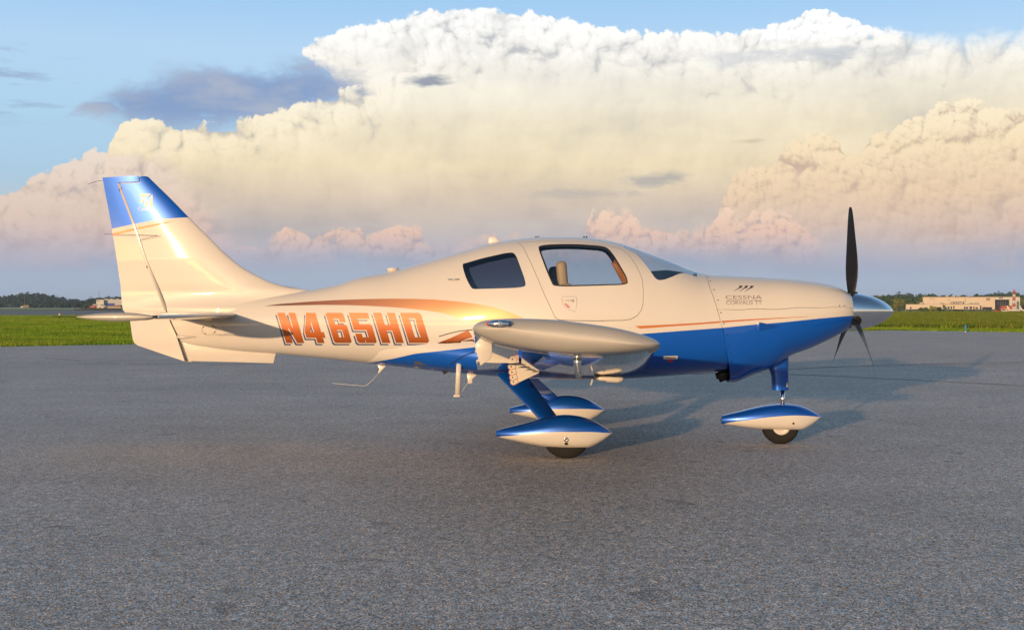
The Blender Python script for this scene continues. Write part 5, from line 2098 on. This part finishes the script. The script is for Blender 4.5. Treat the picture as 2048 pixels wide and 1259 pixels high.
# leading edge cuff by the tip
w_parts.append(wing_piece('leading_edge_cuff', [-4.78, -4.86, -4.945], 0, .055, M['silver'], M['silver'], m=8))
w_parts[-1].data.transform(Matrix.Translation((.010, 0, -.004)))
for k, (y, e_, f_) in enumerate(((-1.0, (1027, 763), (1077, 740)), (-1.5, (1025.5, 754), (1073, 733)), (-2.05, (1024, 743.5), (1068, 727)), (-2.6, (1022.5, 732.5), (1062, 721)))):
    def bracket(px_, grow, y_=y):
        # plate with a rounded aft end, rising forward into the wing
        d_ = math.atan2(f_[1] - e_[1], f_[0] - e_[0])
        out = [(e_[0] + (5.6 + grow) * math.cos(d_ + t), e_[1] + (5.6 + grow) * math.sin(d_ + t)) for t in np.linspace(math.pi * .42, math.pi * 1.58, 11)]
        out += [(e_[0] + px_[0] + (5.0 + grow) * math.sin(d_), e_[1] + px_[1] - (5.0 + grow) * math.cos(d_)), (e_[0] + px_[0] - (5.0 + grow) * math.sin(d_), e_[1] + px_[1] + (5.0 + grow) * math.cos(d_))]
        return [(unproj(a_, b2, y_).x, unproj(a_, b2, y_).z) for a_, b2 in out]
    mb = MB().prism(bracket((f_[0] - e_[0], f_[1] - e_[1]), 0), y - .012, y + .012)
    fr = mb.build('flap_bracket', M['white'], plane)
    d_ = math.atan2(f_[1] - e_[1], f_[0] - e_[0])
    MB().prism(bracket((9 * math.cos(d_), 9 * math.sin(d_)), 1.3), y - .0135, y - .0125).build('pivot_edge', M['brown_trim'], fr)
    MB().prism(bracket((8 * math.cos(d_), 8 * math.sin(d_)), -.3), y - .017, y - .0137).build('pivot_plate', M['white'], fr)
    c_ = unproj(e_[0], e_[1], y)
    MB().lathe([(.006, .0), (.006, -.002), (0, -.0022)], 10, 'Y').build('pivot_bolt', M['black'], fr, loc=(c_.x, y - .017, c_.z))
    w_parts.append(fr)
# end plate of the aileron
mb = MB()
ea = [(unproj(a, b, -4.96).x, unproj(a, b, -4.96).z) for a, b in ((949, 688), (962, 674), (983, 678), (984.5, 700), (981, 717), (961, 731), (951, 698))]
mb.prism(ea, -4.966, -4.956)
w_parts.append(mb.build('aileron_end_plate', M['white'], plane, bevel=.003))
# pitot mast
p = on_low(1155, 717)
pm = MB()
b0 = unproj(1155, 753.5, p.y)
pm.tube([(p.x, p.y, p.z + .02), (p.x, p.y, p.z - .02), (b0.x, p.y, b0.z + .035), (b0.x + .006, p.y, b0.z + .012), (b0.x + .022, p.y, b0.z)], [.0235, .0235, .0235, .0225, .014], 20)
pm.lathe([(.0235, -.006), (.028, -.005), (.028, .001), (.0235, .002)], 20, 'Z', (p.x, p.y, p.z - .001))
w_parts.append(pm.build('pitot_mast', M['chrome'], plane))
# white fairing under the inner wing, with drain mast
q = on_low(1215, 750)
lf, lr = unproj(1246, 757, q.y), unproj(1188, 755, q.y)
mb = MB()
zc = q.z - .02
mb.tube([(lr.x, q.y, zc + .01), (lr.x + .04, q.y, zc - .004), (lr.x + .12, q.y, zc - .012), (lf.x - .05, q.y, zc - .016), (lf.x - .01, q.y, zc - .010), (lf.x + .004, q.y, zc - .002)], [.010, .022, .032, .034, .026, .006], 16, flat=(1.1, 1))
w_parts.append(mb.build('landing_light_fairing', M['white'], plane))
q2 = unproj(1184, 760, -1.2)
w_parts.append(wire('drain_mast', [(q2.x + .004, -1.2, q2.z + .01), (q2.x, -1.2, q2.z - .01), (q2.x - .010, -1.2, q2.z - .045)], .008, 'white', n=8))
# navigation light in the tip
yl = -5.40
nl = MB()
c0, c1 = unproj(974, 645.5, yl + .05), unproj(1027, 646, yl + .05)
zc = (c0.z + c1.z) / 2 - .004
n_ = 9
pts = [(c0.x + (c1.x - c0.x) * t, yl + .035 - .022 * math.sin(math.pi * (.15 + .8 * t)), zc) for t in np.linspace(0, 1, n_)]
nl.tube(pts, [.004, .014, .019, .021, .0215, .021, .0195, .014, .004], 14)
base = nl.build('tip_light', M['chrome'], plane)
w_parts.append(base)
l2 = MB().lathe([(.0165, 0), (.0165, .004), (.012, .008), (.0095, .005), (.006, .009), (0, .010)], 18, 'Y')
l2.v = [(a, -b_, c_) for a, b_, c_ in l2.v]
l2.build('round_lens', M['chrome'], base, loc=(c0.x + (c1.x - c0.x) * .5, yl + .001, zc))
l3 = MB().tube([(c1.x - .036, yl + .022, zc), (c1.x - .018, yl + .021, zc), (c1.x - .003, yl + .028, zc)], [.017, .0165, .005], 14)
l3.build('blue_lens', M['lens'], base)
l4 = MB().tube([(c0.x + .0, yl + .03, zc), (c0.x + .012, yl + .024, zc)], [.006, .0135], 12)
l4.build('red_lens', M['red'], base)
# static wicks on the trailing edge
a = unproj(945, 658, -5.25)
tw = MB().tube([(a.x + .05, -5.25, a.z - .002), (a.x + .0, -5.25, a.z)], [.010, .008], 10).build('wick_mount', M['white'], plane)
wire('wick_rod', pp([(945, 659), (920, 661.5), (900, 666), (878, 672.5)], -5.25), .0026, parent=tw)
a = unproj(950, 703, -4.9)
tw2 = MB().tube([(a.x + .03, -4.9, a.z + .004), (a.x, -4.9, a.z)], [.008, .007], 10).build('wick_mount', M['white'], plane)
wire('wick_rod', pp([(950, 703), (930, 710), (912, 721), (901, 728)], -4.9), .0030, parent=tw2)
w_parts += [tw, tw2]
for o in list(w_parts):
    c = mirror_copy(o)
    for ch in o.children:
        cc = mirror_copy(ch, c)
        cc.location = (ch.location.x, -ch.location.y, ch.location.z)

# wing root fillet: swelling of the lower side that runs aft of the trailing edge
secs = []
for px, pz0, pz1, bulge in ((700, 722, 724, .002), (760, 700, 727, .02), (820, 690, 731, .05), (880, 684, 734, .085), (940, 680, 736, .12), (1000, 680, 738, .15), (1080, 690, 742, .15)):
    r = []
    xx = xs(px)
    hi, lo = FUS.pick(px, pz0), FUS.pick(px, pz1)
    for k in range(15):
        t = k / 14
        th_ = hi[1] + (lo[1] - hi[1]) * t
        p = FUS.point(hi[0], th_)
        nn = FUS.normal(np.array([hi[0]]), np.array([th_]))[0]
        r.append(p + nn * (bulge * math.sin(math.pi * t) ** .8 - .003) * (1.0))
    secs.append(r)
v = [p for r in secs for p in r]
f = [(i * 15 + j, i * 15 + j + 1, (i + 1) * 15 + j + 1, (i + 1) * 15 + j) for i in range(len(secs) - 1) for j in range(14)]
wr = MB().quads(v, f, True).build('wing_root_fillet', M['airframe'], plane)
mirror_copy(wr)
decal_z = .004
# copper flash over the fillet
def fillet_pt(px, py):
    dg_ = None
    o_, d_ = CAM, (unproj(px, py, 0) - CAM).normalized()
    best = None
    for ob in (wr, fuselage):
        ok, loc, nn, _ = ob.ray_cast(o_, d_)
        if ok and (best is None or (loc - CAM).length < (best[0] - CAM).length):
            best = (loc, nn)
    return best


def draped(name, pts, mat, parent, lift=.002, step=5):
    D = dense(pts, step)
    V, F, _ = region(D, (), step, step)
    P, N = [], []
    for v_ in V:
        r_ = fillet_pt(*v_)
        if r_ is None:
            p_ = unproj(v_[0], v_[1], -.6)
            P.append(p_)
            N.append(Vector((0, -1, 0)))
        else:
            P.append(r_[0] + r_[1] * lift - (r_[0] - CAM).normalized() * .001)
            N.append(r_[1])
    return make(name, P, [tuple(f_) for f_ in F], parent, mat, True, N)


bpy.context.view_layer.update()
draped('copper_flash', [(826, 701.3), (860, 691), (900, 676), (936, 659.5), (944, 672), (950, 684.5), (900, 691), (860, 696.5)], M['reg'], plane)
draped('white_flash', [(921, 681.5), (947, 673.5), (947.8, 677)], M['white'], plane, .0035)

# ---- propeller
hub = (xs(1700), 0, hubz)
sp = MB()
R0 = .182
L = unproj(1787, 621, 0).x - xs(1697.5)
prof = [(0.0005, L), (.006, L - .003), (.03, L * .958), (.062, L * .885), (.097, L * .77), (.128, L * .62), (.152, L * .45), (.169, L * .28), (.179, L * .12), (R0, .02), (R0, 0), (R0 - .01, -.004), (.05, -.006)]
sp.lathe(list(reversed(prof)), 64, 'X', (xs(1697.5), 0, hubz))
spin = sp.build('spinner', M['spinner'], plane)
sharp(spin, 50)
A0 = math.radians(-0.5)
M['blade'] = plain('blade_paint', (0.008, 0.008, 0.010), 0.45, spec=0.25, var=0.12, vscale=12)
for k in range(3):
    # stations: radius, chord, pitch, leading-edge offset
    st = [(.12, .060, 52, 0, .5), (.18, .075, 52, .0, .30), (.24, .100, 50, .004, .15), (.32, .126, 46, .008, .11), (.42, .142, 41, .010, .09), (.53, .140, 36, .009, .08), (.64, .128, 31.5, .004, .075),
          (.75, .112, 28, -.003, .07), (.86, .092, 25, -.010, .065), (.94, .072, 23, -.016, .06), (.985, .050, 22, -.022, .05), (1.0, .026, 22, -.026, .05)]
    v, f = [], []
    m_ = 10
    for r, c_, pt, off, tt in st:
        a = math.radians(pt)
        ch = Vector((math.sin(a), -math.cos(a), 0))          # trailing -> leading, blade pointing up
        nr = Vector((math.cos(a), math.sin(a), 0))
        for j in range(2 * m_):
            u = (1 - math.cos(math.pi * (j if j <= m_ else 2 * m_ - j) / m_)) / 2
            h = c_ * foil(max(u, 0), tt) * (1 if j <= m_ else -1) * (1.15 if j <= m_ else .7)
            q = ch * (c_ * (.40 - u) + off) + nr * h
            v.append((q.x, q.y, r))
    n = 2 * m_
    for i in range(len(st) - 1):
        for j in range(n):
            f.append((i * n + j, i * n + (j + 1) % n, (i + 1) * n + (j + 1) % n, (i + 1) * n + j))
    R = Matrix.Rotation(A0 + k * 2 * math.pi / 3, 4, 'X')
    T = Matrix.Translation((xs(1704.5), 0, hubz))
    mb = MB().quads([T @ R @ Vector(p) for p in v], f, True)
    mb.quads([T @ R @ Vector(p) for p in v[-n:]], [tuple(range(n))])
    mb.build('propeller_blade', M['blade'], plane)
    cb = MB()
    cb.lathe([(.052, .10), (.052, .180), (.047, .186), (.030, .188)], 20, 'Z')
    cb.v = [tuple(T @ R @ Vector(p)) for p in cb.v]
    cb.build('blade_collar', M['black'], spin)

# ---- nose gear
def pant(name, prof_t, prof_b, half_w, mat, parent, c, loc_extra=0):
    """Teardrop wheel fairing; prof in metres about the wheel centre (x, z)."""
    zt, zb = pchip(*zip(*prof_t)), pchip(*zip(*prof_b))
    x0_, x1_ = prof_t[0][0], prof_t[-1][0]
    N_ = 34
    rings = []
    for i in range(N_ + 1):
        u = (1 - math.cos(math.pi * i / N_)) / 2
        x_ = x0_ + (x1_ - x0_) * u
        t_, b_ = float(zt(x_)), float(zb(x_))
        w_ = half_w * max((1 - abs((x_ - x0_) / (x1_ - x0_) * 1.0 - .60) ** 2.2 / (.60 if u < .6 else .40) ** 2.2 * (.80 if (x_ - x0_) / (x1_ - x0_) < .6 else .985)), .01) ** .7
        r = []
        for k in range(26):
            a = 2 * math.pi * k / 26
            cs, sn = math.cos(a), math.sin(a)
            e = .85 if sn > 0 else .72
            r.append((x_, -w_ * math.copysign(abs(cs) ** .85, cs), (t_ + b_) / 2 + (t_ - b_) / 2 * math.copysign(abs(sn) ** e, sn)))
        rings.append(r)
    v = [p for r in rings for p in r]
    f = [(i * 26 + k, i * 26 + (k + 1) % 26, (i + 1) * 26 + (k + 1) % 26, (i + 1) * 26 + k) for i in range(N_) for k in range(26)]
    mb = MB().quads(v, f, True)
    mb.quads(rings[0], [tuple(range(26))])
    mb.quads(rings[-1], [tuple(range(26))])
    o = mb.build(name, mat, parent, loc=c)
    sharp(o, 50)
    return o


def wheel(parent, c, r, w, rim):
    prof = [(rim, -w * .5), (rim + (r - rim) * .35, -w * .56), (r - .018, -w * .48), (r - .005, -w * .32), (r, -w * .12), (r, w * .12), (r - .005, w * .32), (r - .018, w * .48), (rim + (r - rim) * .35, w * .56), (rim, w * .5)]
    o = MB().lathe(prof, 40, 'Y', caps=False).build('wheel', M['rubber'], parent, loc=c)
    bm = bmesh.new()                              # the fairing hides the upper part: keep what turns below it
    bm.from_mesh(o.data)
    bmesh.ops.bisect_plane(bm, geom=bm.verts[:] + bm.edges[:] + bm.faces[:], plane_co=(0, 0, r * .30), plane_no=(0, 0, 1), clear_outer=True)
    bm.to_mesh(o.data)
    bm.free()
    mb = MB().lathe([(0, -w * .36), (.02, -w * .40), (.03, -w * .38), (rim * .55, -w * .36), (rim * .7, -w * .47), (rim + .004, -w * .50), (rim + .004, w * .50), (rim * .7, w * .47), (rim * .5, w * .36), (0, w * .36)], 32, 'Y')
    mb.build('rim', M['white'], o)
    return o


def rel(l, y, c):
    return [(unproj(a, b, y).x - c[0], unproj(a, b, y).z - c[2]) for a, b in l]


nr_ = .178
nc = unproj(1560.5, 849, 0)
nc.y, nc.z = 0, nr_ - .004
yy = -.12
npt = rel([(1444, 832), (1452, 829.5), (1480, 822.5), (1510, 815), (1540, 809.5), (1567, 807.5), (1590, 809), (1612, 815), (1630, 824), (1640, 831), (1644, 835)], -.05, nc)
npb = rel([(1444, 848), (1449, 849.5), (1470, 852.5), (1500, 857), (1530, 860), (1560, 861.3), (1590, 861.8), (1604, 861), (1622, 853), (1636, 843), (1644, 835.5)], -.09, nc)
nline = rel([(1440, 856), (1450, 849), (1470, 843.5), (1500, 839), (1530, 834.5), (1560, 831.5), (1585, 830.2), (1610, 831), (1630, 833), (1644, 835), (1650, 836)], -.12, nc)


def pant_paint(name, ln):
    # white under blue: same paint, line turned round
    m_, s, b, _ = material(name)
    P = s.node('ShaderNodeTexCoord').outputs['Object']
    x, y, z = s.sep(P)
    l = s.curve(x, ln[0][0], ln[-1][0], ln, -.3, .5, 'AUTO')
    blue = s.gt(z, l)
    n = s.noise(P, 5, 4, .55)[0]
    k = s.m('MULTIPLY_ADD', s.sub(n, .5), .08, 1.0)
    s.put(b.inputs['Base Color'], s.mix(blue, s.scale(WHITE, k), s.scale(BLUE, k)))
    s.put(b.inputs['Metallic'], s.mul(blue, .45))
    b.inputs['Roughness'].default_value = .32
    b.inputs['Coat Weight'].default_value = 1.0
    b.inputs['Coat Roughness'].default_value = .04
    return m_


M['nose_pant'] = pant_paint('nose_pant_paint', nline)
npn = pant('nose_wheel_fairing', npt, npb, .135, M['nose_pant'], plane, nc)
wheel(plane, nc, nr_, .135, .084)
wf = npn
mb = MB().lathe([(.0105, 0), (.009, -.003), (.004, -.002), (0, -.001)], 14, 'Y')
p = unproj(1586.5, 846, -.12)
mb.build('axle_hole', M['black'], wf, loc=(p.x - nc.x, -.131, p.z - nc.z))
leg = MB()
lp = [((1536, 735), (1577, 712)), ((1540, 742), (1577, 735)), ((1542.3, 752), (1577, 750)), ((1543, 765), (1577, 765)), ((1543.5, 779), (1577, 779.5))]
rings = []
for (a, b_) in lp:
    A_, B_ = unproj(*a, 0), unproj(*b_, 0)
    r = []
    for k in range(24):
        t = 2 * math.pi * k / 24
        cs, sn = math.cos(t), math.sin(t)
        q = A_.lerp(B_, .5 + .5 * math.copysign(abs(cs) ** .8, cs))
        r.append((q.x, .062 * math.copysign(abs(sn) ** .8, sn), q.z))
    rings.append(r)
top_ring = [(p[0], p[1] * 1.2, p[2] + .22) for p in rings[0]]
rings = [top_ring] + rings
v = [p for r in rings for p in r]
f = [(i * 24 + k, i * 24 + (k + 1) % 24, (i + 1) * 24 + (k + 1) % 24, (i + 1) * 24 + k) for i in range(len(rings) - 1) for k in range(24)]
leg.quads(v, f, True).quads(rings[-1], [tuple(range(24))])
ng = leg.build('nose_leg', M['blue'], plane)
sharp(ng, 50)
a, b_ = unproj(1565.3, 778, 0), unproj(1565.3, 812, 0)
st = MB()
st.tube([(a.x, 0, a.z), (b_.x, 0, b_.z - .03)], .0215, 20)
st.lathe([(.022, 0), (.030, .002), (.030, .014), (.022, .016)], 20, 'Z', (b_.x, 0, b_.z - .004))
st.build('oleo_strut', M['chrome'], ng)
pl = unproj(1574, 769, -.06)
MB().box((pl.x - .008, -.0655, pl.z - .02), (pl.x + .008, -.060, pl.z + .02)).build('leg_placard', M['white'], ng)

# ---- main gear
def strut(y0, y1, name):
    g = MB()
    rings = []
    for t in np.linspace(0, 1, 9):
        y = y0 + (y1 - y0) * t
        le = unproj(*np.array((1060, 755)) * (1 - t) + np.array((1119, 838)) * t, y) if False else None
        # edge lines measured on the near leg at each depth
        yy_ = -abs(y)
        a0, a1 = unproj(985 + (1085 - 985) * t, 735 + (845 - 735) * t, yy_), unproj(1046 + (1123 - 1046) * t, 743 + (842 - 743) * t, yy_)
        c = (a0 + a1) / 2
        hw = (a1.x - a0.x) / 2 * (1 - .0 * t)
        r = []
        for k in range(20):
            q = 2 * math.pi * k / 20
            r.append((c.x + hw * math.cos(q), y, c.z + .030 * math.sin(q) * (1 - .3 * math.cos(q))))
        rings.append(r)
    v = [p for r in rings for p in r]
    f = [(i * 20 + k, i * 20 + (k + 1) % 20, (i + 1) * 20 + (k + 1) % 20, (i + 1) * 20 + k) for i in range(len(rings) - 1) for k in range(20)]
    g.quads(v, f, True)
    return g.build(name, M['blue'], plane)


YM = -1.20
mr = .215
mc = unproj(1132.5, 866, YM)
mc.y, mc.z = YM, mr - .005
mpt = rel([(992, 861), (1000, 858.5), (1030, 851.5), (1060, 844), (1085, 837), (1110, 831.5), (1132, 829.8), (1155, 832), (1180, 839), (1202, 850), (1217, 860.5), (1225, 867)], YM - .06, mc)
mpb = rel([(992, 874.5), (1000, 877), (1030, 884), (1060, 890.5), (1090, 895.5), (1120, 898), (1150, 898.5), (1175, 897.5), (1195, 889.5), (1213, 878), (1225, 867.5)], YM - .10, mc)
mline = rel([(985, 880), (996, 875), (1020, 872), (1067, 865.5), (1110, 863.2), (1150, 863.2), (1185, 864), (1225, 867.8), (1235, 868)], YM - .14, mc)
M['main_pant'] = pant_paint('main_pant_paint', mline)
for sy in (1, -1):
    c = Vector((mc.x, YM * sy, mc.z))
    pn = pant('main_wheel_fairing', mpt, mpb, .15, M['main_pant'], plane, c)
    wheel(plane, c, mr, .16, .095)
    p1, p2 = unproj(1132.5, 878, YM - .14), unproj(1132, 886.5, YM - .14)
    for p, r_, mt, nm in ((p1, .021, 'chrome', 'axle_cap'), (p2, .0125, 'black', 'axle_hole')):
        q = MB().lathe([(r_, .004), (r_, -.003), (r_ * .8, -.006), (r_ * .5, -.004), (0, -.0045)], 18, 'Y')
        if sy < 0:
            q.v = [(a_, -b2, c_) for a_, b2, c_ in q.v]
        q.build(nm, M[mt], pn, loc=(p.x - mc.x, -.1475 * sy, p.z - mc.z))
    strut(-.30 * sy, YM * sy, 'gear_leg')

# ---- air scoop, exhaust, cowl flap
sc = MB()
P_ = {}
for nm, q in (('a', (1517.5, 643.2)), ('b', (1517.8, 661.5)), ('t', (1562.5, 652.3)), ('u', (1530, 645.5))):
    x_, t_ = COWL.pick(*q)
    P_[nm] = Vector(COWL.point(x_, t_))
o1, o2 = P_['a'] + Vector((.0, -.040, -.004)), P_['b'] + Vector((0, -.030, .006))
sc.quads([P_['a'], P_['b'], P_['t'], o1, o2], [(3, 4, 2), (0, 3, 2), (1, 2, 4), (0, 1, 4, 3)])
sc.build('air_scoop', M['blue'], plane)
M['burnt'] = plain('burnt_steel', (.03, .026, .024), .5, metal=.6, var=.3, vscale=30)
for (px0, py0, px1, py1, y, r) in ((1462, 744, 1432, 752, -.16, .032), (1463, 748, 1438, 759, -.10, .030), (1463, 742, 1436, 747, .12, .032)):
    a, b_ = unproj(px0, py0, y), unproj(px1, py1, y)
    MB().tube([a, a.lerp(b_, .5), b_], [r, r, r * .95], 14).build('exhaust_pipe', M['burnt'], plane)
# belly details
for (px, py, w_, nm) in ((835, 733, .05, 'belly_vent'), (867, 737, .045, 'belly_vent'), (899, 741, .05, 'belly_vent')):
    p = unproj(px, py - 1.5, -.16)
    mb = MB().tube([(p.x - w_, -.17, p.z), (p.x, -.175, p.z - .004), (p.x + w_, -.17, p.z - .002)], [.006, .018, .006], 10, flat=(1, .8))
    mb.build(nm, M['tan'], plane)
p = unproj(893, 744, -.12)
MB().prism([(p.x - .02, p.z - .02), (p.x - .045, p.z + .015), (p.x + .05, p.z + .02)], -.15, -.10).build('belly_vent', M['black'], plane)
mb = MB()
a, b_ = unproj(917.5, 728, -.55), unproj(915, 790, -.55)
mb.tube([(a.x, -.50, a.z + .03), (a.x, -.55, a.z - .02), (b_.x, -.55, b_.z)], .0245, 14, flat=(1, .6), up=(0, 1, 0))
stp = mb.build('boarding_step', M['white'], plane)
mb = MB().box((b_.x - .034, -.60, b_.z - .014), (b_.x + .030, -.50, b_.z + .008))
mb.build('step_pad', M['white'], stp, bevel=.008, seg=3)
for l, rod, y in ((((754.5, 728.5), (772.5, 731.5), (765, 739), (758, 746.5), (756, 744), (759, 738)), ((758, 745), (745, 759.5), (734, 769.5), (728, 771.2), (700, 769), (665, 766)), -.05),
                  (((933.5, 747), (954, 749), (945, 757), (945, 766), (936, 766.5), (935.5, 760)), ((937, 763), (930, 773), (924, 783)), -.1)):
    mb = MB().prism([(unproj(a, b_, y).x, unproj(a, b_, y).z) for a, b_ in l], y - .012, y + .012)
    an = mb.build('belly_antenna', M['white'], plane, bevel=.003)
    wire('antenna_rod', pp(rod, y), .0022, 'white', an)
# roof fittings
p = unproj(786, 545, 0)
MB().lathe([(.058, -.03), (.058, .020), (.060, .022), (.060, .040), (.056, .046), (.0, .047)], 24, 'Z', (p.x, 0, p.z)).build('roof_beacon', M['white'], plane)
mb = MB().prism([(unproj(a, b_, 0).x, unproj(a, b_, 0).z) for a, b_ in ((976.5, 490), (977.5, 474.2), (986, 472.4), (991, 474), (1002, 484.5), (1002, 489))], -.016, .016)
mb.build('shark_fin_antenna', M['white'], plane, bevel=.006)
for q in (1072, 1077, 1168, 1173):
    p = unproj(q, 474, 0)
    MB().lathe([(.008, -.02), (.008, .006), (.004, .009)], 10, 'Z', (p.x, 0, p.z)).build('door_hinge', M['black'], plane)
p0, p1 = [Vector(FUS.point(*FUS.pick(*q))) for q in ((896, 558.6), (919.5, 558.2))]
mb = MB().tube([p0 + Vector((0, .005, 0)), p0 + Vector((.006, -.016, 0)), p1 + Vector((-.006, -.016, 0)), p1 + Vector((0, .005, 0))], .0055, 8)
mb.build('grab_handle', M['chrome'], plane)
# round inspection cover on the tail side
circ = lambda r: [(418 + r * math.cos(t), 659 + .75 * r * math.sin(t)) for t in np.linspace(0, 2 * math.pi, 28)[:-1]]
decal('inspection_cover', FUS, circ(14.6), M['grey_print'], step=.5, edge=.03, holes=[circ(13.7)])
for a in (.5, 2.2, 3.7, 5.3):
    x_, t_ = FUS.pick(418 + 13 * math.cos(a), 659 + 9.8 * math.sin(a))
    p = FUS.point(x_, t_)
    MB().lathe([(.006, .003), (.006, -.003), (0, -.004)], 8, 'Y', p).build('cover_screw', M['black'], plane)
